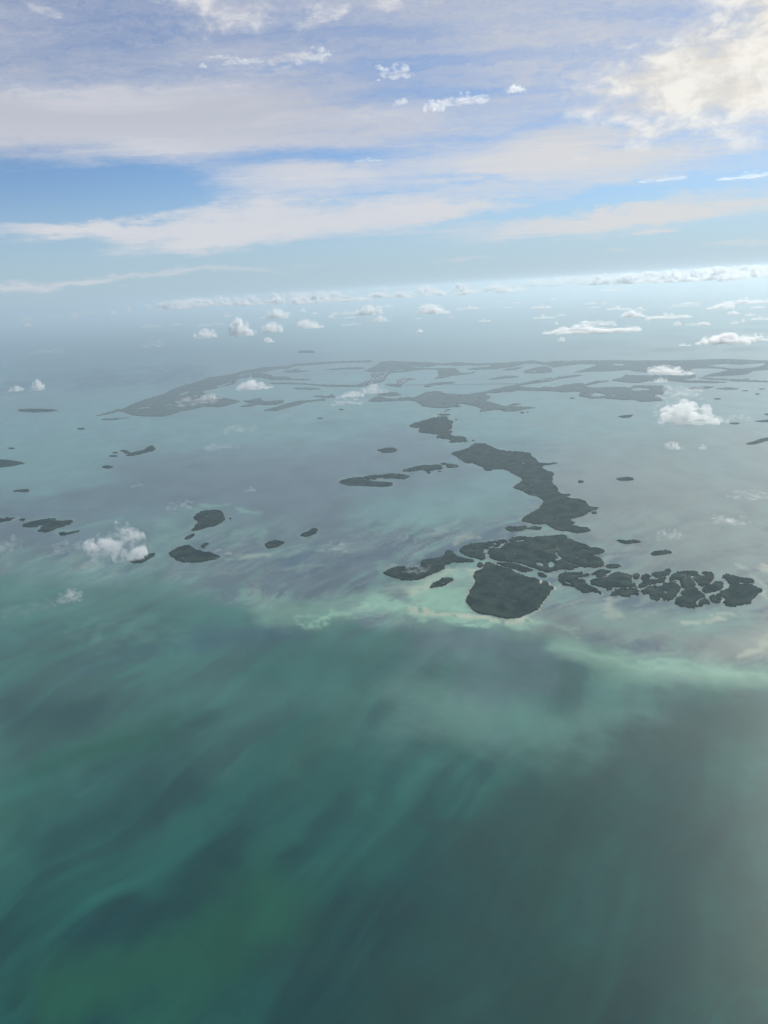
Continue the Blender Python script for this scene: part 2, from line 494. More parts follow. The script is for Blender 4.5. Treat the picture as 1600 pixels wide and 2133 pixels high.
def sea_colour(P):
    X, Y = P[:, 0], P[:, 1]
    r = np.hypot(X, Y)
    dep = np.arctan2(ALT, r)
    row = H0 / 2 + FPX * np.tan(np.clip(dep - PITCH, -1.2, 1.2))        # distance from the aeroplane, as a level photo row
    x, y, c = to_pix(P)
    ok = c > 50
    x = np.where(ok, x, -5000.0)
    y = np.where(ok, y, row)
    # bottom patterns: coordinates whose grain grows with distance, so that no detail is finer than the mesh
    GX, GY = X, Y
    X, Y = np.arctan2(X, Y) * 4000.0, np.log(np.maximum(r, 300) / 4000.0) * 4000.0 + 40000.0
    near = np.ones_like(r)
    wx = (fbm(X / 420, Y / 420, 3) - .5)
    wy = (fbm(X / 420, Y / 420, 31) - .5)
    wx2 = (fbm(X / 90, Y / 90, 51) - .5)
    wy2 = (fbm(X / 90, Y / 90, 77) - .5)

    def lay(col, tgt, m):
        col += (np.array(tgt) - col) * m[:, None]

    col = np.tile(np.array(TEAL), (len(P), 1))
    big = fbm(X / 1500., Y / 2200., 5)
    lay(col, DEEP, sstep(.35, .75, big) * .35)
    # long soft bands of clearer and cloudier water, drawn out by the tide
    cb, sb = math.cos(math.radians(60)), math.sin(math.radians(60))
    bu = GX * cb + GY * sb + (fbm(GX / 900, GY / 900, 201, 3) - .5) * 500
    bv = -GX * sb + GY * cb + (fbm(GX / 800, GY / 800, 203, 3) - .5) * 420
    b1 = fbm(bu / 950, bv / 190, 221, 4, .45)
    b2 = fbm(bu / 620, bv / 80, 207, 4, .5)
    lay(col, DEEP, sstep(.44, .76, b1) * .85)
    lay(col, DEEP, sstep(.54, .72, b2) * .40)
    lay(col, np.array(TEAL) * 1.35, sstep(.48, .30, b2) * .45)
    lay(col, GREEN, sstep(.46, .28, b1) * .5)
    # the water gets shallower and paler towards the edge of the bank
    lay(col, PALE, sstep(1750, 1340, row) * .22)
    xe = np.clip(x, -300, 1900)
    edge = np.interp(xe, [-300, 0, 330, 560, 700, 1000, 1200, 1400, 1900], [1190, 1192, 1190, 1262, 1285, 1300, 1345, 1390, 1420]) + wy * 120 + wy2 * 40
    bank = sstep(34, -34, np.where(ok, y, row) - edge)
    tex = fbm(X / (700 * near), Y / (900 * near), 11)
    bc = np.array(FLAT) + (np.array(TURQ) - np.array(FLAT)) * (sstep(.42, .68, tex) * .55)[:, None]
    bc += (np.array(GREY) - bc) * (sstep(900, 1500, xe) * .6)[:, None]  # flats go paler rightwards: part of the sunward glow is painted in here
    # tide-combed streaks of sand and seagrass
    ca, sa = math.cos(math.radians(52)), math.sin(math.radians(52))
    ru, rv = X * ca + Y * sa, -X * sa + Y * ca
    ru, rv = ru + wx * 420, rv + wy * 300 + wy2 * 40
    st1 = fbm(ru / 340, rv / 56, 63, 6, .58)
    st2 = fbm(ru / 190, rv / 34, 71, 6, .6)
    zone = sstep(1010, 1110, row) * bank
    bc += (np.array(PALE) - bc) * (sstep(.50, .70, st1) * .72 * zone)[:, None]
    bc += (np.array(GREY) * 1.25 - bc) * (sstep(.52, .70, st2) * .65 * zone)[:, None]
    bc += (np.array(BLUE) - bc) * (sstep(.50, .32, st1) * .6 * zone)[:, None]
    col += (bc - col) * bank[:, None]
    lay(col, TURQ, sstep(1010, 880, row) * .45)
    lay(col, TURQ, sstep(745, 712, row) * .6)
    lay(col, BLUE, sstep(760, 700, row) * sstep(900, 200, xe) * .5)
    for pts, hw, tgt, amp, soft in STROKES:
        hy = max(abs(b[1] - a[1]) for a, b in zip(pts[:-1], pts[1:]))
        x0, x1 = min(p[0] for p in pts) - 3 * hw, max(p[0] for p in pts) + 3 * hw
        y0, y1 = min(p[1] for p in pts) - 3 * hw, max(p[1] for p in pts) + 3 * hw
        k = np.nonzero(ok & (x > x0) & (x < x1) & (y > y0) & (y < y1))[0]
        if not len(k):
            continue
        big_ = hw >= 30
        s1 = hw * 1.0 if big_ else min(hw * 3.6, 60)
        s2 = hw * .35 if big_ else hw * 2.2
        d = seg_dist(x[k] + wx[k] * s1 * 1.8 + wx2[k] * s2 * 1.5, y[k] + wy[k] * s1 + wy2[k] * s2, pts, 1.15 if big_ else 1.5)
        wid_ = hw * (.55 + .9 * fbm(X[k] / (240 * near[k]), Y[k] / (240 * near[k]), 123, 3))
        m = 1 - sstep(wid_ * (1 - soft) * .9, wid_ * (1 + .6 * soft), d)
        if not big_:
            m = m * sstep(.22, .52, fbm(X[k] / 46, Y[k] / 70, 91))
        col[k] += (np.array(tgt) - col[k]) * (m * amp)[:, None]
    return np.clip(col, 0.003, 0.6)


# ------------------------------------------------------------------ islands
FR = {'A': (780, 1090, 4), 'B': (1140, 1100, 1600 / 460), 'C': (840, 840, 1600 / 440), 'D': (800, 740, 4), 'E': (1150, 740, 1600 / 450),
      'F': (200, 740, 4), 'G': (550, 740, 1600 / 350), 'H': (0, 1000, 4), 'I': (330, 1030, 4), 'J': (680, 920, 1600 / 300), 'P': (0, 0, 1)}


def fr(k, pts):
    x0, y0, s = FR[k]
    return [(x0 + x / s, y0 + y / s) for x, y in pts]


def oval(x, y, rx, ry, n=14, seed=0):
    r_ = random.Random(seed + int(x * 7 + y))
    return [(x + rx * math.cos(a) * r_.uniform(.82, 1.12), y + ry * math.sin(a) * r_.uniform(.8, 1.1)) for a in [2 * math.pi * i / n for i in range(n)]]


def make_canopy_mat(name, ca, cb, cc):
    m, t, mo = new_mat(name)
    pb = t.node('ShaderNodeBsdfPrincipled')
    pos = t.node('ShaderNodeNewGeometry').outputs['Position']
    n1 = t.noise(t.vmath('MULTIPLY', pos, (1 / 90., 1 / 90., 0)), 1.0, 6.0, 0.62, 0.4)
    n2 = t.noise(t.vmath('MULTIPLY', pos, (1 / 7., 1 / 7., 1 / 9.)), 1.0, 3.0, 0.6)
    c = t.mix(t.ramp(n1, 0.36, 0.66), c4(*ca), c4(*cb))
    c = t.mix(t.ramp(n2, 0.35, 0.7, 0, .55), c, c4(*cc))
    n3 = t.noise(t.vmath('MULTIPLY', pos, (1 / 210., 1 / 300., 0)), 1.0, 7.0, 0.66, 0.8)
    c = t.mix(t.ramp(n3, 0.60, 0.70, 0, .7), c, c4(ca[0] + .11, ca[1] + .115, ca[2] + .09))
    t.put(pb.inputs['Base Color'], c)
    pb.inputs['Roughness'].default_value = 0.75
    pb.inputs['Specular IOR Level'].default_value = 0.0
    t.l.new(pb.outputs[0], mo.inputs['Surface'])
    return m


def make_shore_mat(name='marl_shore', ca=(0.12, 0.13, 0.10), cb=(0.26, 0.26, 0.20)):
    m, t, mo = new_mat(name)
    pb = t.node('ShaderNodeBsdfPrincipled')
    pos = t.node('ShaderNodeNewGeometry').outputs['Position']
    n1 = t.noise(t.vmath('MULTIPLY', pos, (1 / 40., 1 / 40., 0)), 1.0, 5.0, 0.6)
    t.put(pb.inputs['Base Color'], t.mix(t.ramp(n1, 0.35, 0.65), c4(*ca), c4(*cb)))
    pb.inputs['Roughness'].default_value = 0.8
    t.l.new(pb.outputs[0], mo.inputs['Surface'])
    return m


M_CANOPY, M_SHORE = make_canopy_mat('mangrove_leaves', (0.010, 0.024, 0.024), (0.052, 0.078, 0.060), (0.006, 0.016, 0.016)), make_shore_mat()
M_BEACH = make_shore_mat('pale_beach', (0.22, 0.22, 0.16), (0.55, 0.53, 0.42))
M_HAZED_SCRUB = make_canopy_mat('haze_paled_scrub', (0.090, 0.120, 0.128), (0.170, 0.195, 0.190), (0.075, 0.100, 0.105))  # scrub of the far keys, with distance haze put into its paler, bluer colour


def inside(px, py, poly):
    res = np.zeros(px.shape, bool)
    n = len(poly)
    for i in range(n):
        x1, y1 = poly[i]
        x2, y2 = poly[(i + 1) % n]
        cnd = ((y1 > py) != (y2 > py))
        xi = (x2 - x1) * (py - y1) / (y2 - y1 + 1e-12) + x1
        res ^= cnd & (px < xi)
    return res


def rough_ring(pts, step, amp, seed):
    """ground outline from photo pixels, cut finer and made ragged"""
    r_ = random.Random(seed)
    n = len(pts)
    outp = []
    for i in range(n):                         # Catmull-Rom through the traced points
        p0, p1, p2, p3 = (np.array(pts[(i + k) % n], float) for k in (-1, 0, 1, 2))
        L = np.linalg.norm(p2 - p1)
        m = max(1, int(L / step))
        for k in range(m):
            t = k / m
            q = 0.5 * (2 * p1 + (p2 - p0) * t + (2 * p0 - 5 * p1 + 4 * p2 - p3) * t * t + (3 * p1 - p0 - 3 * p2 + p3) * t ** 3)
            q = .5 * q + .5 * (p1 + (p2 - p1) * t)
            outp.append((q[0] + r_.gauss(0, amp), q[1] + r_.gauss(0, amp * .6)))
    return outp


from mathutils.geometry import delaunay_2d_cdt


def slab(name, ring, holes, inner, z_edge, height, bump, mat, parent, seed, origin):
    """closed sheet over an outline with holes: skirt down to the water, lumpy top"""
    loops = [ring] + holes
    pts, edges, edge_id = [], [], []
    for L in loops:
        b = len(pts)
        pts += [tuple(p) for p in L]
        edges += [(b + i, b + (i + 1) % len(L)) for i in range(len(L))]
    nb = len(pts)
    pts += [tuple(p) for p in inner]
    o2 = np.array(origin[:2])
    v, e, f, ov, oe, of = delaunay_2d_cdt([Vector((np.array(p) - o2) / 100.0) for p in pts], edges, [], 0, 1e-5)
    v = np.array([(p.x, p.y) for p in v]) * 100.0 + o2
    fa = np.array([tuple(t) for t in f])
    cx, cy_ = v[fa].mean(1).T
    keep = inside(cx, cy_, ring)
    for h in holes:
        keep &= ~inside(cx, cy_, h)
    f = fa[keep].tolist()
    isb = np.array([any(i < nb for i in o) or not o for o in ov])
    r_ = np.random.default_rng(seed)
    z = np.where(isb, z_edge + height * r_.uniform(.15, .6, len(v)), z_edge + height * (1 - bump + 2 * bump * r_.random(len(v))))
    V = [(p[0] - origin[0], p[1] - origin[1], q) for p, q in zip(v, z)]
    F = [tuple(t) for t in f]
    cnt = {}
    for t in F:
        for i in range(len(t)):
            a, b = t[i], t[(i + 1) % len(t)]
            cnt[(a, b)] = cnt.get((a, b), 0) + 1
    low = {}
    for (a, b) in list(cnt):
        if (b, a) not in cnt:
            for q in (a, b):
                if q not in low:
                    low[q] = len(V)
                    V.append((V[q][0], V[q][1], 0.002))
            F.append((b, a, low[a], low[b]))
    return mesh_obj(name, V, F, mat, parent)


ISLANDS = 0


def island(label, pts, holes=(), group='mangrove islands of the shallow bank', rag=1.0, tall=5.5, name='mangrove_island', shore=True, beach=1.0):
    global ISLANDS
    ISLANDS += 1
    sd_ = 100 + ISLANDS * 13
    pts = [tuple(p) for p in pts]
    yy = np.mean([p[1] for p in pts])
    size = max(max(p[0] for p in pts) - min(p[0] for p in pts), 3)
    if group in (G_BANK, G_MAZE):
        STROKES.append((pts + [pts[0]], 5.0 if yy > 1000 else 3.0, PALE, .42, 1.0))
    step = 2.4 if size > 40 else max(size / 16, 1.2)
    amp = min(0.95, size / 60) * rag
    ring = rough_ring(pts, step, amp, sd_)
    hl = [rough_ring(h, 2.5, .4, sd_ + 5 + i) for i, h in enumerate(holes)]
    if size > 22 and group in (G_BANK, G_MAZE) or group == G_FAR and size > 60:
        rp = random.Random(sd_ + 3)
        bx = [min(p[0] for p in ring), max(p[0] for p in ring), min(p[1] for p in ring), max(p[1] for p in ring)]
        want = min(9, 1 + int(size / 26)) if group != G_FAR else min(14, int(size / 18))
        for _ in range(want * 6):
            if len(hl) >= want + len(holes):
                break
            hx, hy = rp.uniform(bx[0], bx[1]), rp.uniform(bx[2], bx[3])
            hrx = rp.uniform(.8, 3.2) if group != G_FAR else rp.uniform(2, 7)
            hry = hrx * rp.uniform(.25, .5) if group != G_FAR else rp.uniform(.35, .8)
            tl = rp.uniform(-.5, .5)
            cand = [(hx + hrx * math.cos(q) * rp.uniform(.7, 1.2) - tl * hry * math.sin(q), hy + hry * math.sin(q) * rp.uniform(.8, 1.2) + tl * hrx * math.cos(q) * .5) for q in [2 * math.pi * i / 9 for i in range(9)]]
            big_c = np.array([(hx + (p[0] - hx) * 1.6, hy + (p[1] - hy) * 1.8) for p in cand])
            if inside(big_c[:, 0], big_c[:, 1], ring).all() and not any(abs(hx - np.mean([p[0] for p in h])) < 14 and abs(hy - np.mean([p[1] for p in h])) < 7 for h in hl):
                hl.append(cand)
    # scattered tree-top points inside, about one for every two pixels of the picture
    x0, x1 = min(p[0] for p in ring), max(p[0] for p in ring)
    y0, y1 = min(p[1] for p in ring), max(p[1] for p in ring)
    r_ = np.random.default_rng(sd_)
    n = int(min(9000, (x1 - x0) * (y1 - y0) / (3.2 if yy > 900 else 4.0)))
    qx, qy = r_.uniform(x0, x1, n), r_.uniform(y0, y1, n)
    k = inside(qx, qy, ring)
    for h in hl:
        k &= ~inside(qx, qy, h)
    gr = ground(*np.array(ring).T)
    gi = ground(qx[k], qy[k])[:, :2] if k.any() else np.zeros((0, 2))
    gh = [ground(*np.array(h).T)[:, :2] for h in hl]
    cen = gr.mean(0)
    root = bpy.data.objects.new(name, None)
    root.location = (cen[0], cen[1], 0)
    root['label'] = label
    root['category'] = 'island'
    root['group'] = group
    COL.objects.link(root)
    sc_ = 1.0 if size > 12 else 0.7
    can = slab('tree_canopy', gr[:, :2], gh, gi, 0.6, tall * sc_, 0.14, M_HAZED_SCRUB if group == G_FAR else M_CANOPY, root, sd_, cen)
    can['kind'] = 'stuff'
    if shore:
        g2 = gr[:, :2]
        d = g2 - cen[:2]
        nrm = np.roll(g2, -1, 0) - np.roll(g2, 1, 0)
        nrm = np.stack([nrm[:, 1], -nrm[:, 0]], 1)
        nrm /= np.linalg.norm(nrm, axis=1, keepdims=True) + 1e-9
        area = 0.5 * np.sum(g2[:, 0] * np.roll(g2[:, 1], -1) - np.roll(g2[:, 0], -1) * g2[:, 1])
        if area < 0:
            nrm = -nrm
        wdt = r_.uniform(.0, 1.0, len(g2))
        wdt = (wdt + np.roll(wdt, 1) + np.roll(wdt, 2) + np.roll(wdt, 3)) / 4
        off = g2 + nrm * ((1.5 + 9.0 * wdt ** 2) * beach)[:, None] * (np.linalg.norm(cen[:2]) / 4000.0)
        N = len(g2)
        inn = g2 - nrm * 2.5
        V = [(p[0] - cen[0], p[1] - cen[1], 0.03) for p in off] + [(p[0] - cen[0], p[1] - cen[1], 0.45) for p in inn]
        F = [(i, (i + 1) % N, N + (i + 1) % N, N + i) for i in range(N)]
        if area < 0:
            F = [q[::-1] for q in F]
        mesh_obj('shore', V, F, M_SHORE if beach == 1.0 else M_BEACH, root)
    return root


G_BANK = 'mangrove islands of the shallow bank'
G_MAZE = 'islets of the broken mangrove maze'
G_FAR = 'long low keys along the far shore'
G_TINY = 'tiny islets scattered over the bank'

# -- the near cluster round the big dark island
island('largest rounded dark mangrove island with a pale sand rim, beside the bright shoal', fr('A', [(915, 335), (960, 325), (1010, 345), (1060, 365), (1130, 380), (1180, 415), (1240, 435), (1310, 455), (1370, 470), (1388, 512), (1400, 480), (1440, 485), (1460, 520), (1500, 535), (1495, 550), (1470, 555), (1460, 590), (1430, 620), (1400, 670), (1360, 720), (1320, 740), (1260, 765), (1200, 790), (1130, 795), (1060, 790), (1000, 775), (940, 765), (870, 750), (820, 725), (795, 690), (770, 660), (768, 620), (790, 590), (795, 560), (830, 520), (840, 480), (825, 440), (840, 405), (880, 390), (910, 365)]), beach=1.8)
island('round islet at the mouth of the channel above the largest rounded island', fr('A', [(858, 345), (875, 325), (900, 335), (908, 355), (885, 370), (862, 362)]), group=G_BANK)
island('long two-lobed island west of the bright shoal, under a wisp of cloud', fr('A', [(75, 420), (120, 390), (170, 365), (230, 362), (300, 372), (365, 365), (392, 350), (390, 320), (430, 300), (500, 295), (560, 280), (590, 260), (590, 238), (620, 228), (650, 235), (665, 260), (700, 278), (760, 295), (815, 305), (830, 318), (790, 330), (740, 325), (690, 330), (660, 320), (625, 340), (590, 345), (580, 375), (540, 400), (480, 425), (430, 445), (370, 470), (300, 475), (235, 472), (170, 455), (115, 435)]))
island('small pointed islet lying in the middle of the bright sand shoal', fr('A', [(458, 540), (490, 500), (540, 480), (560, 462), (620, 452), (660, 465), (655, 482), (630, 490), (600, 515), (560, 525), (510, 535)]), beach=1.4)
island('blunt mangrove lobe at the west end of the wide pond-holed island', fr('A', [(703, 222), (740, 195), (800, 175), (860, 165), (930, 160), (1000, 150), (1070, 138), (1115, 150), (1085, 165), (1060, 170), (1030, 198), (990, 192), (955, 198), (940, 222), (925, 208), (910, 218), (905, 245), (925, 255), (930, 285), (905, 310), (870, 300), (830, 285), (780, 275), (735, 255), (710, 235)]), holes=[fr('A', [(985, 168), (1010, 163), (1025, 178), (1000, 182)])])
_r = fr('A', [(965, 210), (1050, 208), (1095, 172), (1150, 160), (1118, 146), (1150, 120), (1230, 110), (1300, 118), (1380, 108), (1480, 103), (1590, 100)]) + fr('B', [(150, 75), (190, 95), (240, 110), (290, 125), (310, 140), (370, 145), (410, 158), (405, 180), (370, 190), (340, 195), (300, 192), (340, 202), (375, 215), (400, 235), (410, 265), (390, 285), (330, 288), (280, 285), (230, 282), (170, 305), (110, 300)]) + fr('A', [(1500, 398), (1450, 410), (1400, 400), (1340, 378), (1290, 360), (1250, 345), (1220, 333), (1150, 325), (1080, 318), (1020, 312), (985, 298), (955, 275), (948, 250)])
island('wide mangrove island with winding ponds, across the channel above the largest island', _r, holes=[
    fr('A', [(1508, 240), (1525, 240), (1530, 265), (1560, 285), (1555, 305), (1520, 315), (1500, 300), (1535, 290), (1512, 265)]),
    fr('A', [(1345, 325), (1390, 328), (1412, 350), (1400, 362), (1350, 345)]), fr('A', [(1450, 330), (1480, 318), (1505, 340), (1490, 370), (1455, 368)]),
    fr('A', [(1165, 148), (1240, 138), (1258, 148), (1200, 158)]), fr('B', [(135, 230), (150, 245), (225, 270), (215, 277), (150, 255)]), fr('B', [(255, 150), (300, 158), (290, 166), (250, 160)])], rag=1.2)
island('narrow islet strip in the channel between the two widest islands', fr('A', [(1020, 332), (1100, 330), (1190, 340), (1225, 360), (1290, 378), (1330, 392), (1290, 405), (1240, 410), (1190, 390), (1120, 370), (1060, 352)]))
island('small oval islet off the northeast corner of the largest rounded island', fr('A', [(1360, 415), (1400, 415), (1440, 440), (1430, 452), (1395, 450), (1370, 440)]))
island('low strip of mangroves just below the foot of the long hooked island', fr('A', [(1090, 40), (1110, 28), (1180, 30), (1260, 22), (1275, 40), (1330, 28), (1370, 30), (1395, 35), (1380, 52), (1330, 55), (1280, 47), (1220, 62), (1150, 68), (1095, 58)]))
# -- the maze of islets on the right
maze = [
    ('westernmost clump of the mangrove maze, nearest the largest rounded island', [(80, 350), (120, 328), (170, 325), (215, 320), (255, 328), (262, 342), (290, 328), (308, 340), (280, 352), (240, 358), (215, 372), (260, 380), (285, 400), (320, 420), (350, 440), (385, 465), (380, 480), (350, 468), (330, 450), (320, 465), (290, 470), (250, 468), (230, 445), (195, 430), (150, 415), (115, 415), (95, 395), (85, 375)], [[(120, 388), (150, 392), (185, 412), (150, 408)]]),
    ('long leafy islet second from the west end of the maze', [(310, 385), (345, 365), (400, 360), (440, 350), (470, 330), (510, 320), (560, 330), (610, 345), (618, 365), (600, 380), (620, 400), (650, 418), (655, 430), (620, 425), (590, 430), (540, 430), (490, 430), (465, 450), (440, 455), (425, 435), (385, 425), (340, 415), (315, 400)], []),
    ('thin forked islet on the north rim of the maze, west part', [(325, 335), (360, 310), (400, 305), (460, 308), (455, 325), (410, 335), (430, 342), (400, 356), (362, 354), (355, 340)], []),
    ('ragged islet on the south rim of the maze below the long leafy islet', [(460, 475), (490, 455), (530, 440), (590, 438), (640, 440), (665, 465), (660, 490), (625, 480), (600, 495), (560, 500), (520, 485), (480, 495), (460, 490)], []),
    ('smallest rounded islet wedged on the north side in mid maze', [(622, 345), (645, 328), (670, 340), (665, 365), (642, 375), (625, 360)], []),
    ('bent islet in mid maze below the finger-shaped one', [(660, 425), (672, 398), (692, 385), (677, 360), (690, 338), (730, 335), (755, 352), (745, 375), (790, 372), (848, 358), (858, 383), (830, 397), (790, 405), (740, 412), (700, 428), (675, 435)], []),
    ('finger-shaped islet pointing north out of the maze', [(755, 330), (790, 318), (850, 315), (865, 298), (890, 295), (900, 315), (885, 335), (855, 350), (800, 358), (765, 350)], []),
    ('broad islet on the south side in mid maze with a notched lower edge', [(680, 460), (710, 440), (760, 420), (820, 425), (850, 405), (890, 392), (930, 392), (960, 420), (970, 448), (945, 465), (930, 495), (890, 525), (840, 525), (835, 505), (812, 490), (815, 515), (790, 525), (765, 515), (740, 495), (745, 480), (700, 478)], [[(850, 455), (868, 458), (866, 478), (852, 475)]]),
    ('tallest hourglass-shaped islet spanning the maze from north to south', [(878, 378), (900, 345), (940, 320), (1000, 312), (1060, 312), (1095, 325), (1090, 343), (1045, 350), (1050, 370), (1072, 400), (1070, 430), (1100, 450), (1130, 475), (1130, 503), (1090, 523), (1078, 545), (1090, 565), (1060, 580), (1000, 570), (950, 560), (920, 540), (935, 515), (965, 495), (972, 467), (1002, 455), (985, 430), (962, 400), (955, 373), (920, 383), (890, 388)], []),
    ('hooked islet with a tiny cove at the north of the maze, right of the hourglass', [(1058, 362), (1085, 347), (1110, 342), (1145, 355), (1143, 338), (1115, 326), (1140, 316), (1190, 325), (1208, 345), (1195, 385), (1160, 410), (1120, 422), (1092, 413), (1082, 395)], []),
    ('mitten-shaped islet between the hooked islet and the big eastern one', [(1120, 445), (1150, 415), (1200, 405), (1215, 390), (1260, 388), (1278, 405), (1275, 438), (1255, 453), (1220, 458), (1190, 466), (1150, 470)], []),
    ('large eastern end islet of the maze with a pale clearing', [(1265, 345), (1300, 335), (1350, 345), (1400, 365), (1450, 365), (1495, 375), (1500, 400), (1460, 402), (1400, 395), (1365, 395), (1395, 405), (1450, 408), (1510, 420), (1548, 450), (1530, 480), (1490, 510), (1480, 545), (1420, 555), (1360, 570), (1295, 560), (1280, 535), (1290, 512), (1262, 495), (1228, 482), (1248, 467), (1285, 447), (1312, 440), (1325, 415), (1310, 390), (1285, 370)], []),
    ('squarish islet just west of the large eastern end islet', [(1180, 495), (1210, 484), (1250, 492), (1268, 512), (1245, 545), (1200, 540), (1180, 520)], []),
    ('small crescent islet on the south rim beside the hourglass islet', [(1092, 550), (1105, 530), (1140, 510), (1175, 530), (1178, 555), (1140, 550), (1120, 570), (1100, 570)], [])]
for lb, p, hs in maze:
    island(lb, fr('B', p), [fr('B', h) for h in hs], G_MAZE, rag=1.7)
island('lens-shaped islet right of the wide pond-holed island', fr('B', [(420, 275), (450, 263), (500, 263), (538, 278), (505, 290), (450, 292)]), group=G_MAZE)
island('thin winged islet in open water above the maze', fr('B', [(500, 90), (520, 85), (580, 92), (630, 88), (680, 98), (660, 108), (610, 112), (580, 117), (545, 110), (515, 98)]))
island('flat-topped islet in open water, lower right of the thin winged islet', fr('B', [(750, 185), (780, 168), (840, 165), (860, 158), (905, 180), (850, 192), (790, 200), (765, 200)]))
# -- the chain leading away
island('long hooked island running down the middle of the bay', fr('C', [(358, 385), (390, 365), (450, 355), (500, 330), (545, 305), (610, 305), (660, 325), (720, 350), (800, 362), (900, 368), (965, 378), (975, 400), (1010, 430), (1030, 450), (1080, 455), (1140, 452), (1170, 452), (1120, 465), (1060, 475), (1050, 485), (1090, 510), (1145, 530), (1130, 560), (1135, 580), (1125, 600), (1165, 635), (1175, 675), (1210, 690), (1260, 688), (1268, 698), (1235, 706), (1270, 720), (1340, 728), (1385, 740), (1400, 775), (1450, 790), (1480, 790), (1465, 805), (1425, 815), (1390, 840), (1340, 860), (1280, 875), (1265, 890), (1300, 905), (1280, 920), (1330, 935), (1390, 940), (1418, 965), (1380, 978), (1310, 982), (1240, 970), (1180, 965), (1130, 945), (1080, 915), (1030, 918), (980, 915), (960, 905), (905, 895), (895, 880), (930, 855), (970, 830), (1030, 795), (1065, 745), (1010, 705), (950, 690), (900, 665), (835, 640), (880, 605), (905, 575), (870, 555), (830, 535), (800, 515), (750, 498), (700, 500), (650, 512), (615, 505), (610, 485), (560, 470), (520, 455), (470, 450), (430, 425), (395, 400)]))
island('kite-shaped island next beyond the long hooked island', fr('C', [(50, 180), (60, 160), (120, 140), (200, 118), (290, 98), (330, 98), (335, 120), (385, 140), (370, 155), (375, 185), (345, 205), (378, 212), (355, 235), (380, 248), (440, 250), (470, 260), (484, 285), (460, 297), (350, 297), (360, 280), (310, 270), (255, 265), (260, 240), (200, 230), (120, 220), (118, 205), (125, 190)]))
island('crescent island with a narrow inner lagoon, in the middle of the bay', fr('J', [(145, 450), (180, 425), (240, 408), (320, 400), (400, 395), (460, 380), (560, 372), (660, 362), (740, 353), (820, 365), (890, 372), (932, 388), (905, 400), (865, 420), (830, 412), (780, 415), (720, 405), (670, 412), (610, 402), (560, 410), (540, 425), (510, 420), (470, 425), (520, 440), (600, 445), (680, 450), (740, 460), (740, 480), (690, 498), (600, 503), (500, 497), (400, 492), (260, 492), (190, 475)]), rag=.7)
island('ragged island right of the crescent island', fr('J', [(840, 325), (880, 305), (960, 285), (1060, 262), (1150, 262), (1250, 255), (1290, 275), (1285, 305), (1250, 315), (1220, 305), (1190, 325), (1150, 325), (1160, 350), (1125, 355), (1100, 330), (1060, 315), (1000, 325), (930, 335), (860, 332)]), rag=.7)
island('slim islet between the ragged island and the long hooked island', fr('J', [(1262, 245), (1310, 235), (1360, 248), (1420, 255), (1475, 270), (1430, 290), (1360, 292), (1335, 280), (1325, 262), (1280, 258)]), rag=.7)
island('almond islet alone above the crescent island', fr('J', [(560, 97), (600, 82), (680, 70), (750, 68), (785, 88), (755, 115), (690, 125), (620, 122), (600, 108)]), rag=.6)
# -- left of the bank
island('forked dark island at the left, left of the wispy bright cloud', fr('H', [(190, 375), (240, 350), (320, 335), (400, 325), (465, 320), (460, 340), (530, 340), (590, 335), (612, 345), (580, 370), (500, 395), (440, 420), (390, 435), (330, 430), (310, 425), (345, 400), (355, 375), (300, 390), (240, 395), (200, 388)]))
island('slim islet just below the forked dark island', fr('H', [(495, 440), (520, 432), (560, 440), (610, 430), (660, 420), (655, 432), (600, 445), (540, 460), (505, 462)]))
island('island cut by the left edge of the picture, level with the forked island', fr('H', [(-60, 320), (-20, 305), (20, 325), (60, 315), (125, 315), (90, 335), (40, 345), (0, 355), (-50, 362)]))
island('tiny islet between the forked island and the one cut by the left edge', fr('H', [(160, 335), (185, 322), (215, 325), (200, 340)]), group=G_TINY)
island('slanting narrow islet at the lower right of the wispy bright cloud', fr('H', [(1085, 670), (1130, 650), (1180, 640), (1230, 625), (1290, 608), (1290, 630), (1230, 665), (1180, 690), (1110, 690)]))
island('thin islet at the far left above the forked dark island', fr('H', [(110, 95), (160, 82), (240, 80), (235, 100), (180, 98)]), group=G_TINY)
island('comma-shaped island with a pale pond in its crown', fr('I', [(300, 190), (325, 160), (370, 140), (440, 130), (500, 132), (535, 150), (545, 185), (556, 210), (530, 235), (480, 260), (430, 270), (360, 290), (310, 302), (278, 298), (300, 270), (320, 245), (335, 228), (305, 210)]))
island('boat-shaped island below the comma-shaped island', fr('I', [(90, 490), (130, 460), (180, 435), (255, 422), (280, 435), (310, 460), (370, 475), (440, 485), (500, 510), (520, 522), (480, 540), (420, 550), (360, 562), (290, 568), (200, 562), (160, 550), (140, 530), (110, 515)]))
island('small leaf-shaped islet between the comma-shaped and boat-shaped islands', fr('I', [(220, 365), (250, 345), (285, 330), (305, 330), (295, 350), (260, 370), (230, 376)]))
island('ragged bit of mangrove above the right end of the boat-shaped island', fr('I', [(355, 430), (380, 410), (410, 405), (420, 415), (395, 430), (385, 448), (365, 445)]), group=G_TINY)
island('lemon-shaped islet, lower left one of the pair on the flats', fr('I', [(890, 415), (920, 395), (975, 383), (1030, 390), (1050, 402), (1010, 430), (960, 445), (915, 450), (895, 435)]))
island('bean-shaped islet, upper right one of the pair on the flats', fr('I', [(1180, 345), (1210, 320), (1250, 310), (1265, 290), (1300, 282), (1330, 295), (1310, 325), (1270, 345), (1230, 352)]))
island('club-shaped islet standing alone in the upper left of the bay', fr('F', [(245, 835), (290, 815), (350, 800), (410, 785), (430, 762), (470, 752), (495, 785), (470, 800), (400, 815), (340, 832), (280, 840)]), rag=.7)
island('grey island poking in from the left edge in the upper bay', fr('P', [(-40, 958), (0, 957), (30, 960), (52, 965), (30, 970), (0, 974), (-40, 976)]), rag=.6)
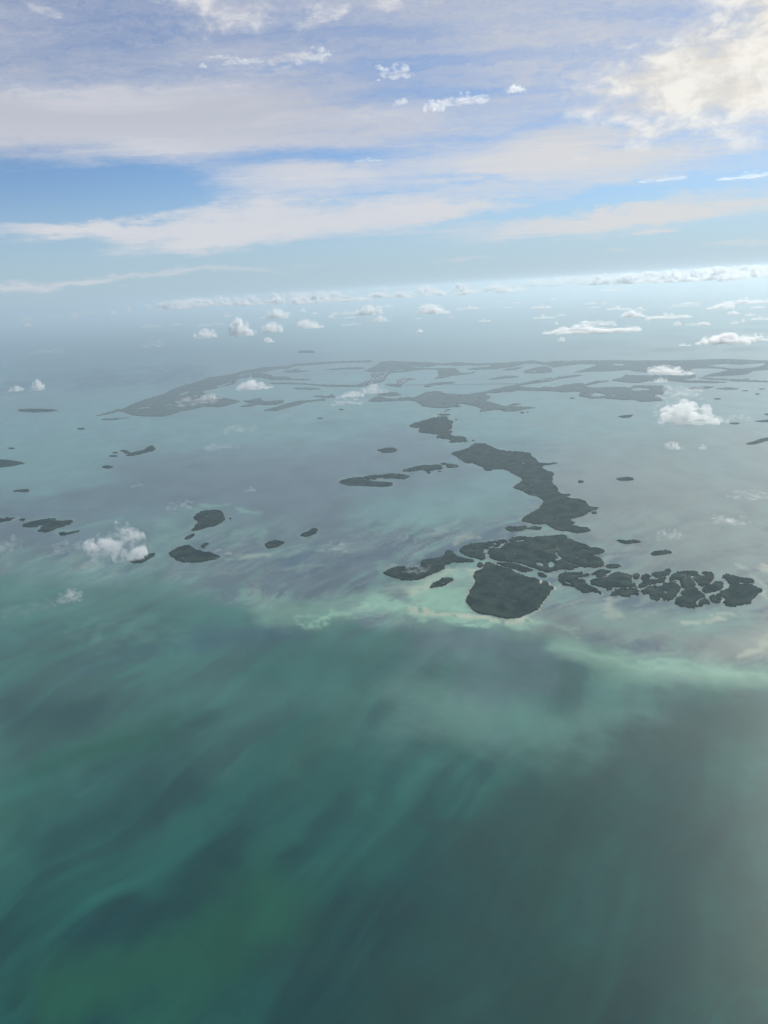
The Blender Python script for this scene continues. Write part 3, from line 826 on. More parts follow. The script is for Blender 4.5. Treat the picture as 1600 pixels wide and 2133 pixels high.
for lb, k, x, y, rx, ry in [
        ('uppermost of three specks left of the club-shaped islet', 'F', 235, 797, 30, 6), ('middle speck left of the club-shaped islet', 'F', 160, 812, 22, 6),
        ('lowest speck left of the club-shaped islet', 'F', 145, 840, 35, 6), ('speck touching the left tip of the club-shaped islet', 'F', 255, 812, 30, 8),
        ('small dark islet below left of the club-shaped islet', 'P', 224, 973, 11, 3), ('tiny speck on the pale water high at the left edge', 'P', 24, 934, 6, 1.8),
        ('tiny islet between the kite-shaped and long hooked islands', 'C', 532, 282, 12, 5), ('speck at the lower tip of the kite-shaped island', 'C', 487, 291, 6, 3),
        ('speck right of the kite-shaped island', 'C', 402, 125, 9, 4), ('upper speck in the gap above the kite-shaped island', 'C', 338, 50, 17, 4),
        ('lower speck in the gap above the kite-shaped island', 'C', 320, 62, 10, 3), ('thin bar just above the tip of the kite-shaped island', 'C', 310, 87, 48, 6),
        ('tiny round islet right of the long hooked island', 'C', 1345, 595, 25, 10), ('thin islet right of the tiny round islet', 'P', 1304, 998, 18, 3.6),
        ('speck below the ragged island', 'J', 950, 358, 8, 4), ('speck under the right end of the ragged island', 'J', 1258, 332, 20, 5),
        ('speck right of the comma-shaped island', 'I', 600, 202, 10, 5), ('little islet on the right foot of the long hooked island', 'C', 1446, 830, 22, 10),
        ('small islet right of the tail of the leafy mid-bay key', 'D', 1150, 478, 16, 7), ('speck right of the tail of the leafy mid-bay key', 'D', 1195, 475, 8, 4),
        ('short bar in open water under the far right keys', 'E', 1225, 324, 26, 5), ('islet near the right edge under the far keys', 'E', 1522, 287, 17, 6),
        ('hairline bar near the right edge, topmost', 'E', 1555, 250, 26, 3), ('hairline bar left of the topmost one near the right edge', 'E', 1430, 263, 25, 3),
        ('thin bar right of the big puffy cloud', 'E', 1350, 505, 42, 6), ('stub islet on the right edge above a longer bar', 'E', 1592, 438, 16, 7),
        ('short bar below the far right keys, left of the stacked clouds', 'E', 150, 318, 18, 5),
        ('bar in the turquoise shallows left of the kite-shaped island', 'G', 535, 600, 28, 6), ('lump islet in the turquoise shallows left of the leafy key', 'G', 738, 518, 18, 8),
        ('faint long bar far left in the pale shallows', 'P', 78, 855, 42, 4), ('faint speck below the faint long bar far left', 'P', 169, 893, 8, 2),
        ('hazy islet beyond the far shore, left of centre', 'P', 640, 733, 20, 3)]:
    x0, y0, s_ = FR[k]
    island(lb, oval(x0 + x / s_, y0 + y / s_, rx / s_, ry / s_), group=G_TINY, rag=.5, tall=6)
island('arrow-shaped islet in open water left of the big puffy cloud', fr('E', [(490, 455), (540, 445), (600, 440), (580, 460), (530, 465)]), group=G_TINY, rag=.5)
island('long bar cut by the right edge below the stub islet', fr('E', [(1505, 488), (1600, 478), (1680, 476), (1680, 496), (1530, 494)]), group=G_TINY, rag=.5)
island('wedge-shaped island cut by the right edge of the picture', fr('E', [(1430, 658), (1490, 640), (1550, 620), (1600, 612), (1670, 606), (1670, 626), (1600, 632), (1540, 650), (1500, 662)]), rag=.6)
# -- keys along the far shore
FARS = [
    ('broad hazy key sweeping in from the far left', fr('F', [(200, 460), (290, 415), (380, 380), (480, 350), (570, 320), (640, 285), (720, 255), (800, 235), (900, 200), (960, 185), (1060, 170), (1150, 155), (1230, 130), (1300, 118), (1400, 100), (1500, 95), (1600, 88)]) + fr('G', [(300, 82), (400, 76), (500, 70), (650, 60), (800, 55), (950, 50), (1020, 48), (1032, 60), (950, 70), (800, 70), (700, 75), (550, 85), (400, 98), (300, 100)]) + fr('F', [(1600, 112), (1500, 118), (1400, 140), (1290, 160), (1280, 185), (1180, 200), (1150, 240), (1050, 262), (960, 285), (880, 305), (1000, 340), (1120, 366), (1200, 385), (1130, 410), (1040, 432), (900, 428), (800, 450), (700, 470), (620, 495), (560, 510), (480, 508), (380, 508), (310, 500), (250, 480)]), [fr('F', [(335, 442), (390, 432), (445, 430), (450, 437), (365, 447)]), fr('F', [(1000, 262), (1060, 240), (1130, 222), (1140, 228), (1080, 250), (1010, 268)]), fr('F', [(690, 330), (760, 300), (790, 303), (730, 330)]), fr('F', [(1180, 170), (1290, 148), (1360, 134), (1365, 139), (1280, 158), (1190, 178)]), fr('F', [(560, 420), (640, 402), (650, 407), (580, 424)])]),
    ('thin spit trailing off the left end of the broad hazy key', fr('F', [(5, 503), (60, 488), (130, 468), (195, 448), (215, 458), (150, 480), (70, 498)]), []),
    ('low sliver below the spit of the broad hazy key', fr('F', [(45, 535), (120, 528), (210, 525), (270, 520), (200, 531), (120, 540)]), []),
    ('branching key right of the two grey clouds', fr('F', [(1205, 428), (1290, 405), (1230, 382), (1300, 370), (1370, 355), (1385, 375), (1430, 385), (1560, 375), (1545, 405), (1420, 415), (1360, 408), (1290, 425)]), []),
    ('slanting bar key running up towards the paired clouds', fr('G', [(0, 525), (100, 500), (220, 460), (330, 435), (430, 430), (580, 415), (590, 428), (480, 438), (390, 452), (310, 480), (220, 500), (120, 528)]), []),
    ('small key at the left foot of the paired clouds', fr('G', [(470, 390), (540, 385), (610, 390), (640, 368), (665, 380), (680, 400), (610, 405), (520, 398)]), []),
    ('thin key joining the left end of the leafy mid-bay key', fr('G', [(1000, 435), (1050, 400), (1100, 392), (1150, 405), (1230, 415), (1300, 410), (1400, 400), (1440, 420), (1380, 428), (1240, 435), (1150, 438), (1060, 443)]), []),
    ('low key just above the thin joining key', fr('G', [(1080, 375), (1150, 360), (1250, 352), (1310, 378), (1250, 385), (1150, 390)]), []),
    ('key carrying the dense cluster of pale houses', fr('G', [(60, 266), (200, 262), (330, 265), (450, 275), (600, 283), (760, 283), (890, 282), (950, 252), (1015, 235), (1040, 205), (1012, 190), (1060, 160), (1110, 152), (1150, 138), (1222, 132), (1234, 155), (1185, 180), (1160, 215), (1130, 250), (1060, 265), (1000, 285), (930, 300), (700, 300), (560, 295), (400, 280), (250, 275), (100, 275)]), []),
    ('slim lens key right of the bright low cloud', fr('G', [(270, 320), (340, 310), (440, 310), (545, 318), (480, 327), (350, 325)]), []),
    ('key behind the bright low cloud', fr('G', [(-120, 170), (0, 175), (60, 185), (100, 205), (230, 205), (270, 225), (455, 230), (380, 237), (240, 235), (60, 232), (0, 215), (-100, 210)]), []),
    ('thin curving key left of the far town', fr('G', [(570, 140), (700, 126), (800, 119), (900, 114), (960, 126), (910, 132), (780, 133), (660, 138)]), []),
    ('three-tailed key inside the far left lagoon', fr('G', [(180, 155), (230, 140), (330, 128), (345, 145), (440, 148), (330, 162), (250, 165)]), []),
    ('longest far key with coves, centre of the far shore', fr('D', [(-20, 54), (100, 48), (200, 55), (300, 58), (400, 62), (480, 70), (560, 65), (610, 58), (700, 65), (800, 70), (900, 68), (1000, 62), (1100, 55), (1160, 52), (1220, 42), (1280, 52), (1350, 58), (1450, 50), (1600, 48), (1600, 74), (1500, 88), (1410, 96), (1380, 88), (1320, 75), (1180, 68), (1130, 85), (1060, 98), (1000, 105), (930, 115), (800, 121), (690, 120), (740, 107), (820, 101), (880, 95), (900, 80), (820, 84), (700, 84), (600, 87), (500, 82), (440, 80), (420, 92), (340, 97), (230, 90), (222, 99), (330, 106), (450, 109), (590, 108), (615, 130), (640, 150), (720, 146), (760, 132), (740, 150), (640, 163), (560, 173), (500, 189), (420, 195), (465, 175), (450, 150), (455, 128), (430, 118), (330, 120), (250, 128), (140, 140), (30, 150), (-30, 148), (-100, 140), (-160, 131), (-125, 114), (-72, 87), (-46, 66)]), [fr('D', [(80, 122), (170, 117), (185, 123), (110, 131)])]),
    ('pond-holed lagoon key right of centre', fr('D', [(1160, 135), (1200, 120), (1260, 105), (1330, 92), (1380, 98), (1400, 120), (1395, 140), (1330, 148), (1250, 150), (1180, 147)]), [fr('D', [(1235, 131), (1262, 128), (1280, 136), (1250, 141)])]),
    ('slender key left of the pond-holed lagoon key', fr('D', [(978, 122), (1030, 110), (1160, 100), (1110, 118), (1040, 125)]), []),
    ('boomerang key above the highway causeway', fr('D', [(870, 200), (920, 190), (1000, 175), (1100, 175), (1120, 182), (1020, 190), (900, 203)]), []),
    ('key where the highway causeway lands on the left', fr('D', [(330, 265), (360, 245), (440, 230), (560, 222), (590, 230), (520, 240), (420, 250), (380, 262)]), []),
    ('small settled key with houses between the two causeway landings', fr('D', [(5, 245), (60, 238), (130, 240), (105, 215), (130, 200), (200, 195), (270, 198), (200, 212), (160, 240), (140, 265), (70, 260)]), []),
    ('leafy key in mid bay with a spiky tail to the right', fr('D', [(110, 365), (170, 350), (240, 352), (310, 330), (340, 312), (430, 300), (485, 305), (500, 318), (600, 325), (680, 328), (760, 318), (840, 303), (858, 320), (838, 325), (890, 345), (850, 378), (900, 395), (960, 410), (1010, 425), (1080, 405), (1140, 405), (1060, 422), (1150, 430), (1260, 437), (1180, 448), (1120, 462), (1000, 468), (980, 455), (930, 455), (800, 470), (815, 445), (760, 425), (660, 405), (610, 408), (640, 430), (570, 432), (520, 438), (420, 437), (330, 425), (300, 405), (270, 385), (200, 372)]), []),
    ('long neck of land from the leafy key towards the right', fr('D', [(845, 303), (900, 288), (1000, 265), (1130, 240), (1250, 212), (1340, 195), (1480, 178), (1600, 166), (1650, 165), (1600, 178), (1440, 200), (1400, 215), (1320, 226), (1210, 240), (1130, 256), (1200, 268), (1300, 272), (1340, 262), (1420, 268), (1500, 250), (1600, 235), (1660, 236), (1680, 262), (1650, 298), (1600, 302), (1500, 308), (1400, 300), (1250, 296), (1100, 292), (940, 295), (1100, 299), (980, 311), (870, 315)]), []),
    ('far right key behind the stacked clouds, enclosing a pale lagoon', fr('E', [(10, 45), (100, 42), (250, 40), (420, 37), (600, 40), (800, 38), (950, 40), (1080, 35), (1280, 28), (1450, 35), (1600, 42), (1700, 46), (1700, 100), (1600, 107), (1490, 118), (1440, 140), (1280, 152), (1120, 158), (1200, 135), (1310, 112), (1230, 97), (1050, 98), (1000, 130), (850, 140), (620, 120), (560, 108), (440, 118), (300, 120), (165, 128), (290, 90), (330, 68), (200, 65), (10, 90)]), [fr('E', [(1150, 74), (1280, 64), (1420, 67), (1580, 57), (1560, 76), (1470, 97), (1360, 101), (1270, 92)]), fr('E', [(440, 62), (530, 64), (530, 78), (470, 76)])]),
    ('ragged key between the stacked clouds and the far right key', fr('E', [(440, 185), (520, 165), (540, 148), (640, 150), (780, 150), (1060, 145), (1050, 170), (950, 182), (1100, 188), (1300, 200), (1200, 206), (1000, 202), (870, 190), (720, 190), (640, 205), (540, 200)]), []),
    ('wide marshy key with pale ponds, left of the stacked clouds', fr('E', [(190, 240), (280, 205), (340, 190), (420, 190), (360, 205), (300, 215), (240, 236), (330, 240), (540, 235), (560, 245), (620, 225), (700, 225), (830, 228), (850, 250), (820, 290), (770, 300), (820, 335), (660, 345), (600, 328), (520, 330), (380, 318), (300, 322), (200, 300), (215, 270)]), [fr('E', [(580, 248), (640, 242), (700, 245), (735, 255), (640, 265), (600, 262)]), fr('E', [(285, 295), (320, 275), (380, 285), (400, 300), (330, 308)]), fr('E', [(440, 290), (490, 294), (450, 302)])]),
    ('slim dark key just right of the grey stacked cloud', fr('E', [(1010, 245), (1080, 235), (1200, 232), (1160, 245), (1080, 255), (1020, 252)]), []),
    ('slim key beside it further right', fr('E', [(1210, 248), (1300, 240), (1385, 248), (1320, 255)]), []),
    ('upper hairline key strip near the right edge of the far shore', fr('E', [(1080, 168), (1200, 172), (1330, 180), (1460, 178), (1460, 184), (1330, 187), (1180, 180)]), []),
    ('lower hairline key strip near the right edge of the far shore', fr('E', [(1320, 190), (1450, 186), (1600, 192), (1680, 194), (1680, 202), (1600, 200), (1450, 196)]), []),
]
for lb, p, hs in FARS:
    island(lb, p, hs, G_FAR, rag=.55, tall=9)

build_sea()

# ------------------------------------------------------------------ small built things
def plain_mat(name, col, rough=0.6):
    m, t, mo = new_mat(name)
    pb = t.node('ShaderNodeBsdfPrincipled')
    pos = t.node('ShaderNodeTexCoord').outputs['Object']
    t.put(pb.inputs['Base Color'], t.mix(t.ramp(t.noise(pos, 0.6, 4.0), 0.3, 0.7, 0, .25), c4(*col), c4(*(c * .7 for c in col))))
    pb.inputs['Roughness'].default_value = rough
    t.l.new(pb.outputs[0], mo.inputs['Surface'])
    return m


M_WHITE, M_ROOF, M_ROAD, M_GLASS = plain_mat('white_paint', (.8, .8, .78)), plain_mat('pale_metal_roof', (.72, .73, .72)), plain_mat('causeway_concrete', (.30, .30, .28)), plain_mat('dark_glass', (.03, .04, .05), .1)


def thing(name, label, cat, loc, rz=0.0, group=None):
    o = bpy.data.objects.new(name, None)
    o.location = loc
    o.rotation_euler.z = rz
    o['label'] = label
    o['category'] = cat
    if group:
        o['group'] = group
    COL.objects.link(o)
    return o


def boxv(x0, x1, y0, y1, z0, z1):
    return [(x, y, z) for z in (z0, z1) for x, y in ((x0, y0), (x1, y0), (x1, y1), (x0, y1))], [(3, 2, 1, 0), (4, 5, 6, 7), (0, 1, 5, 4), (1, 2, 6, 5), (2, 3, 7, 6), (3, 0, 4, 7)]


# a motor boat on the bright shoal
bp_ = ground(np.array(921.), np.array(1271.))
boat = thing('motor_boat', 'tiny white motor boat on the bright shoal left of the largest rounded island', 'boat', (bp_[0], bp_[1], 0.05), math.radians(115))
L, B = 15.0, 4.6
sec = [(-.5, .42, .9), (-.2, .5, .95), (.15, .5, 1.05), (.36, .32, 1.25), (.5, .02, 1.5)]
V, F = [], []
for t_, w_, h_ in sec:
    V += [(t_ * L, -w_ * B, h_), (t_ * L, -w_ * B * .62, -.3), (t_ * L, w_ * B * .62, -.3), (t_ * L, w_ * B, h_)]
for i in range(len(sec) - 1):
    a, b = i * 4, i * 4 + 4
    F += [(a, b, b + 1, a + 1), (a + 1, b + 1, b + 2, a + 2), (a + 2, b + 2, b + 3, a + 3), (a + 3, b + 3, b, a)]
F += [(0, 1, 2, 3), (19, 18, 17, 16)]
mesh_obj('hull', V, F, M_WHITE, boat)
V = [(-3.5, -1.6, .95), (2.2, -1.6, .95), (2.2, 1.6, .95), (-3.5, 1.6, .95), (-3.1, -1.4, 3.0), (.9, -1.4, 3.0), (.9, 1.4, 3.0), (-3.1, 1.4, 3.0)]
cab = mesh_obj('cabin', V, boxv(0, 1, 0, 1, 0, 1)[1], M_WHITE, boat)
mesh_obj('windscreen', [(2.16, -1.3, 1.25), (2.16, 1.3, 1.25), (1.12, 1.2, 2.8), (1.12, -1.2, 2.8)], [(0, 1, 2, 3)], M_GLASS, cab)
mesh_obj('hardtop', *boxv(-4.2, 1.6, -1.8, 1.8, 3.02, 3.22), M_WHITE, boat)

# pale houses of the far town: box walls under a hipped roof
hv, hf = boxv(-.5, .5, -.5, .5, 0, 1)
house_me = bpy.data.meshes.new('house')
V = [(x, y, z) for x, y, z in hv] + [(-.56, -.58, 1.01), (.56, -.58, 1.01), (.56, .58, 1.01), (-.56, .58, 1.01), (-.28, 0, 1.5), (.28, 0, 1.5)]
house_me.from_pydata(V, [], hf + [(8, 9, 13, 12), (9, 10, 13), (10, 11, 12, 13), (11, 8, 12), (11, 10, 9, 8)])
house_me.materials.append(M_WHITE)
house_me.materials.append(M_ROOF)
for i, p_ in enumerate(house_me.polygons):
    p_.material_index = 0 if i < 6 else 1
r_ = random.Random(21)
zones = [('pale house in the dense far town on the left neck of land', fr('G', [(900, 285), (960, 252), (1020, 237), (1045, 205), (1020, 192), (1065, 162), (1115, 155), (1180, 145), (1220, 140), (1180, 178), (1150, 215), (1120, 248), (1060, 262), (1000, 282)]), 105, 'houses of the far town'),
         ('pale house on the small settled key between the causeway landings', fr('D', [(110, 216), (130, 203), (200, 197), (262, 199), (200, 211), (160, 238), (130, 242)]), 36, 'houses of the settled key'),
         ('pale house on the long neck of land beside the causeway', fr('D', [(1270, 212), (1340, 197), (1440, 190), (1430, 200), (1330, 222), (1285, 226)]), 24, 'houses of the long neck'),
         ('pale house along the far shore behind the centre keys', fr('E', [(60, 46), (220, 44), (220, 52), (60, 54)]), 10, 'houses along the far shore')]
for lb, poly, n, grp in zones:
    xs, ys = [p[0] for p in poly], [p[1] for p in poly]
    k = 0
    while k < n:
        qx, qy = r_.uniform(min(xs), max(xs)), r_.uniform(min(ys), max(ys))
        if not inside(np.array([qx]), np.array([qy]), poly)[0]:
            continue
        k += 1
        g = ground(np.array(qx), np.array(qy))
        o = bpy.data.objects.new('house', house_me)
        o.location = (g[0], g[1], 0.4)
        o.rotation_euler.z = r_.uniform(0, 3.1)
        o.scale = (r_.uniform(14, 24), r_.uniform(10, 15), r_.uniform(11, 14))
        o['label'] = lb
        o['category'] = 'house'
        o['group'] = grp
        COL.objects.link(o)

# the highway causeway: deck on piers across the far lagoon
g0 = ground(*np.array(fr('D', [(170, 247), (500, 244), (900, 240), (1130, 237)])).T)
cz = thing('causeway', 'thin straight highway causeway crossing the far lagoon to the leafy neck', 'bridge', (g0[0][0], g0[0][1], 0))
pl = [p - g0[0] for p in g0]
V, F = [], []
for i, p in enumerate(pl):
    d = (pl[min(i + 1, len(pl) - 1)] - pl[max(i - 1, 0)])[:2]
    nrm = np.array([-d[1], d[0]]) / np.linalg.norm(d) * 9
    V += [(p[0] - nrm[0], p[1] - nrm[1], 5.0), (p[0] + nrm[0], p[1] + nrm[1], 5.0), (p[0] + nrm[0], p[1] + nrm[1], 8.0), (p[0] - nrm[0], p[1] - nrm[1], 8.0)]
for i in range(len(pl) - 1):
    a, b = i * 4, i * 4 + 4
    F += [(a, a + 1, b + 1, b), (a + 1, a + 2, b + 2, b + 1), (a + 2, a + 3, b + 3, b + 2), (a + 3, a, b, b + 3)]
F += [(3, 2, 1, 0), (len(V) - 4, len(V) - 3, len(V) - 2, len(V) - 1)]
mesh_obj('deck', V, F, M_ROAD, cz)
pier_me = None
for i in range(len(pl) - 1):
    for t_ in np.arange(0.03, 1, .07):
        q = pl[i] + (pl[i + 1] - pl[i]) * t_
        if pier_me is None:
            o = mesh_obj('pier', *boxv(-6, 6, -3, 3, -.3, 4.98), M_ROAD, cz)
            pier_me = o.data
        else:
            o = bpy.data.objects.new('pier', pier_me)
            COL.objects.link(o)
            o.parent = cz
        o.location = (q[0], q[1], 0)

# ------------------------------------------------------------------ cumulus clouds: real volumes of droplets
def make_cloud_mat(name, lo, hi, scale):
    m, t, mo = new_mat(name)
    pv = t.node('ShaderNodeVolumePrincipled')
    pv.inputs['Color'].default_value = c4(1.0, 1.0, 1.0)
    pv.inputs['Anisotropy'].default_value = 0.45
    oc = t.node('ShaderNodeTexCoord').outputs['Object']
    info = t.node('ShaderNodeObjectInfo').outputs['Random']
    off = t.vmath('ADD', oc, t.vmath('SCALE', (31.0, 17.0, 47.0), info))
    wob = t.vmath('SUBTRACT', t.noise(off, scale * 0.8, 2.0, 0.5, out=1), (0.5, 0.5, 0.5))
    n1 = t.noise(t.vmath('ADD', off, t.vmath('SCALE', wob, 0.25)), scale, 5.0, 0.66)
    at = t.node('ShaderNodeAttribute', attribute_type='OBJECT', attribute_name='droplets')
    t.put(pv.inputs['Density'], t.math('MULTIPLY', t.ramp(n1, lo, hi), at.outputs['Fac']))
    t.l.new(pv.outputs[0], mo.inputs['Volume'])
    return m


M_HEAP = make_cloud_mat('cumulus_droplets', 0.41, 0.64, 5.2)
M_WISP = make_cloud_mat('ragged_cloud_droplets', 0.42, 0.72, 4.2)


def puff_mesh(name, blobs, voxel, bumps, mat):
    """one closed lumpy hull round overlapping puffs, flat underneath"""
    V, F = [], []
    base = bpy.data.meshes.new('tmp')
    import bmesh
    bm = bmesh.new()
    for (x, y, z, r, sx, sy, sz) in blobs:
        bmesh.ops.create_icosphere(bm, subdivisions=3, radius=r, matrix=Matrix.Translation((x, y, z)) @ Matrix.Diagonal((sx, sy, sz, 1)))
    bm.to_mesh(base)
    bm.free()
    o = bpy.data.objects.new('tmp', base)
    COL.objects.link(o)
    md = o.modifiers.new('r', 'REMESH')
    md.mode = 'VOXEL'
    md.voxel_size = voxel
    for k, (size, st) in enumerate(bumps):
        tx = bpy.data.textures.new('billow', 'CLOUDS')
        tx.noise_scale = size
        tx.noise_depth = 3
        dm = o.modifiers.new('d%d' % k, 'DISPLACE')
        dm.texture = tx
        dm.strength = st
        dm.mid_level = 0.5
        dm.texture_coords = 'LOCAL'
    md2 = o.modifiers.new('r2', 'REMESH')
    md2.mode = 'VOXEL'
    md2.voxel_size = voxel
    me = bpy.data.meshes.new_from_object(o.evaluated_get(bpy.context.evaluated_depsgraph_get()))
    me.name = name
    bpy.data.objects.remove(o)
    co = np.zeros(len(me.vertices) * 3)
    me.vertices.foreach_get('co', co)
    co = co.reshape(-1, 3)
    co[:, 2] = np.where(co[:, 2] < 0, co[:, 2] * .18, co[:, 2])        # flat base
    lo_, hi_ = co.min(0), co.max(0)
    co[:, 0] = (co[:, 0] - (lo_[0] + hi_[0]) / 2) / (hi_[0] - lo_[0])
    co[:, 1] = (co[:, 1] - (lo_[1] + hi_[1]) / 2) / (hi_[0] - lo_[0])
    co[:, 2] = (co[:, 2] - lo_[2]) / (hi_[2] - lo_[2])
    me.vertices.foreach_set('co', co.ravel())
    me.update()
    me.materials.clear()
    me.materials.append(mat)
    return me


def heap_blobs(seed, n, peak, spread):
    r_ = random.Random(seed)
    out_ = []
    for i in range(n):
        x = r_.uniform(-1, 1)
        y = r_.uniform(-.55, .55)
        h = max(0.05, (1 - abs(x - peak) ** 2.4 * .6)) * (1 - .7 * abs(y)) * r_.uniform(.6, 1)
        r = r_.uniform(.07, .19) * (0.55 + .6 * h) * spread
        out_.append((x * .8, y, h * r_.uniform(.05, .42), r, 1.15, 1.1, .95))
    out_.append((peak * .6, 0, .14, .30 * spread, 1.3, 1, .95))
    out_.append((-peak * .3, .05, .06, .22 * spread, 1.8, 1.2, .6))
    return out_


def flat_blobs(seed, n):
    r_ = random.Random(seed)
    out_ = [(r_.uniform(-.95, .95), r_.uniform(-.22, .22), r_.uniform(0, .10), r_.uniform(.06, .16), 1.7, 1.1, .62) for _ in range(n)]
    q = r_.uniform(-.4, .4)
    out_ += [(q + r_.uniform(-.25, .25), r_.uniform(-.12, .12), r_.uniform(.08, .24), r_.uniform(.07, .13), 1.1, 1.1, 1) for _ in range(6)]
    out_ += [(-.5, 0, .02, .14, 3, 1.4, .5), (.4, 0, .02, .14, 3, 1.4, .5)]
    return out_


def rag_blobs(seed, n):
    r_ = random.Random(seed)
    out_, x, y, z = [], -.8, 0, .2
    for i in range(n):
        x = -.9 + 1.8 * i / n + r_.uniform(-.15, .15)
        z = .25 + .3 * math.sin(i * .9 + seed) * r_.uniform(.3, 1)
        y = r_.uniform(-.3, .3)
        out_.append((x, y, z, r_.uniform(.08, .20), 1.3, 1.2, .8))
    return out_ + [(0, 0, .2, .18, 3.4, 1.3, .6)]


HEAPS = [puff_mesh('cumulus', heap_blobs(k + 3, 42, p, 1.0), .026, [(.25, .22), (.10, .12)], M_HEAP) for k, p in enumerate((-.35, .1, .4, -.05))]
FLATS = [puff_mesh('low_cumulus', flat_blobs(k + 41, 30), .024, [(.25, .16), (.09, .09)], M_HEAP) for k in range(4)]
RAGS = [puff_mesh('ragged_cloud', rag_blobs(k + 77, 26), .03, [(.3, .36), (.11, .16)], M_WISP) for k in range(4)]
CLOUD_BASE = 1050.0
BANK_BASE = 1380.0
ROW_BASE = 1220.0
NCL = 0


def cloud(label, x, y, w, h, kind='h', tau=14.0, group='small cumulus clouds over the far sea', alt=CLOUD_BASE, cat='cloud', depth=1.0, name='cumulus_cloud', pick=None):
    """cloud whose base middle is seen in photo pixel (x, y), w by h photo pixels large"""
    global NCL
    NCL += 1
    tau = tau * .75 if kind == 'r' else tau
    fam = {'h': HEAPS, 'f': FLATS, 'r': RAGS}[kind]
    me = fam[(pick if pick is not None else NCL * 7 + NCL // 3) % len(fam)]
    p = ground(np.array(x), np.array(y), alt)
    dist = np.linalg.norm(p - CPOS)
    wid = w / FPX * dist
    el = math.asin(abs(ALT - alt) / dist)
    dep_ = wid * .55 * depth
    hgt = max((h / FPX * dist - dep_ * .55 * math.sin(el)) / math.cos(el), wid * .14, 20)
    if alt < ALT:
        hgt = min(hgt, ALT + 90 - alt)
    o = bpy.data.objects.new(name, me)
    o.location = p
    o.rotation_euler.z = math.atan2(-p[0], p[1]) + random.choice((0, math.pi)) + random.uniform(-.25, .25)
    o.scale = (wid, wid * depth * .9, hgt)
    o['droplets'] = tau / wid
    o['label'] = label
    o['category'] = cat
    o['group'] = group
    COL.objects.link(o)
    return o


G_ROW = 'cumulus clouds over the far sea'
G_NEAR = 'broken clouds drifting over the bay'
G_PUFF = 'tiny cloud puffs in the far haze'
G_HIGH = 'small bright clouds high in the sky'
for a in [
    # over the far sea
    ('leftmost peaked cumulus of the group left of centre', 428, 706, 44, 22, 'h', 10), ('tallest leaning cumulus, left of centre above the far shore', 506, 702, 60, 42, 'h', 16),
    ('cumulus with a sharp tip above the tallest leaning one', 572, 666, 64, 24, 'h', 12), ('rounded cumulus right of the tallest leaning one', 568, 694, 46, 24, 'h', 11),
    ('small cumulus at the foot of the left group', 562, 714, 22, 14, 'h', 7), ('wedge cumulus between the left group and the centre', 646, 685, 60, 22, 'h', 12),
    ('dense bright cumulus just left of the picture centre', 768, 657, 58, 22, 'h', 16), ('faint wide cumulus left of the dense bright one', 715, 656, 52, 14, 'f', 7),
    ('small cumulus below right of the dense bright one', 796, 671, 38, 14, 'h', 9), ('thin cloud strip under the faint wide cumulus', 732, 678, 44, 9, 'f', 5),
    ('low grey strip far left of the left group', 442, 678, 58, 11, 'f', 3.5), ('flat little cloud in the blue haze at the left', 314, 682, 42, 11, 'f', 5),
    ('dim smudge of cloud below the flat little cloud at the left', 320, 724, 52, 18, 'r', 3), ('square puff of cloud at the far left over the shallows', 78, 815, 30, 25, 'h', 6),
    ('low puff at the left edge beside the square puff', 32, 816, 34, 13, 'h', 5), ('dim cloud streak at the left edge under the horizon', 96, 738, 64, 12, 'r', 2.2),
    ('two-storey cumulus right of the picture centre', 903, 655, 72, 24, 'h', 15), ('flat cumulus beside the two-storey one', 976, 645, 50, 12, 'f', 10),
    ('small bright oval cumulus alone below the flat one', 1010, 671, 29, 9, 'f', 11), ('pale puff alone above the middle of the far shore', 873, 693, 18, 9, 'h', 5),
    ('bright oval cumulus, upper of the pair right of centre', 1128, 643, 41, 11, 'f', 14), ('low cumulus, lower of the pair right of centre', 1134, 664, 46, 11, 'f', 10),
    ('longest flat-based cumulus with a hump, above the far right shore', 1230, 695, 190, 25, 'f', 34), ('ragged cumulus sitting above the longest flat-based one', 1256, 680, 62, 15, 'r', 14),
    ('thin cumulus with a bright left end, right of centre', 1290, 646, 54, 11, 'f', 12), ('lumpy cumulus joined to the left of a long thin one', 1322, 662, 52, 17, 'h', 14),
    ('long thin cumulus right of the lumpy one', 1394, 664, 86, 14, 'f', 16), ('small hooked puff with a bright tip, right part', 1466, 678, 24, 8, 'h', 11),
    ('dim wisp left of the small hooked puff', 1444, 679, 30, 7, 'r', 5), ('small bright puff alone under the hooked one', 1425, 721, 25, 8, 'f', 9),
    ('thick bright cumulus at the right edge, lowest of its row', 1510, 718, 98, 25, 'h', 26), ('cumulus lobe cut by the right edge beside the thick bright one', 1580, 710, 64, 18, 'f', 18),
    ('broad cumulus under the cloud bank near the right edge', 1546, 634, 76, 15, 'f', 16), ('cumulus cut by the right edge just under the cloud bank', 1600, 632, 34, 11, 'f', 10),
    ('scalloped cumulus left of the broad one under the bank', 1500, 644, 50, 13, 'h', 10), ('dim scattered cumulus left of the scalloped one', 1425, 641, 64, 13, 'r', 7),
    ('small puff below the broad cumulus near the right edge', 1528, 655, 19, 8, 'h', 8), ('cumulus cut by the right edge, midway down the row', 1586, 667, 34, 10, 'f', 9),
    ('small tail cloud right of the long flat-based one, upper', 1260, 634, 15, 8, 'r', 5), ('long low cloud just under the left half of the bank', 1272, 607, 38, 10, 'f', 10),
    ('thin bright cloud line left of the bank', 988, 607, 44, 9, 'f', 7), ('slanting puff left of the bank', 1044, 605, 20, 9, 'h', 6)]:
    a = a[:6] + (a[6] * 1.7,)
    cloud(*a, group=G_ROW, alt=ROW_BASE)
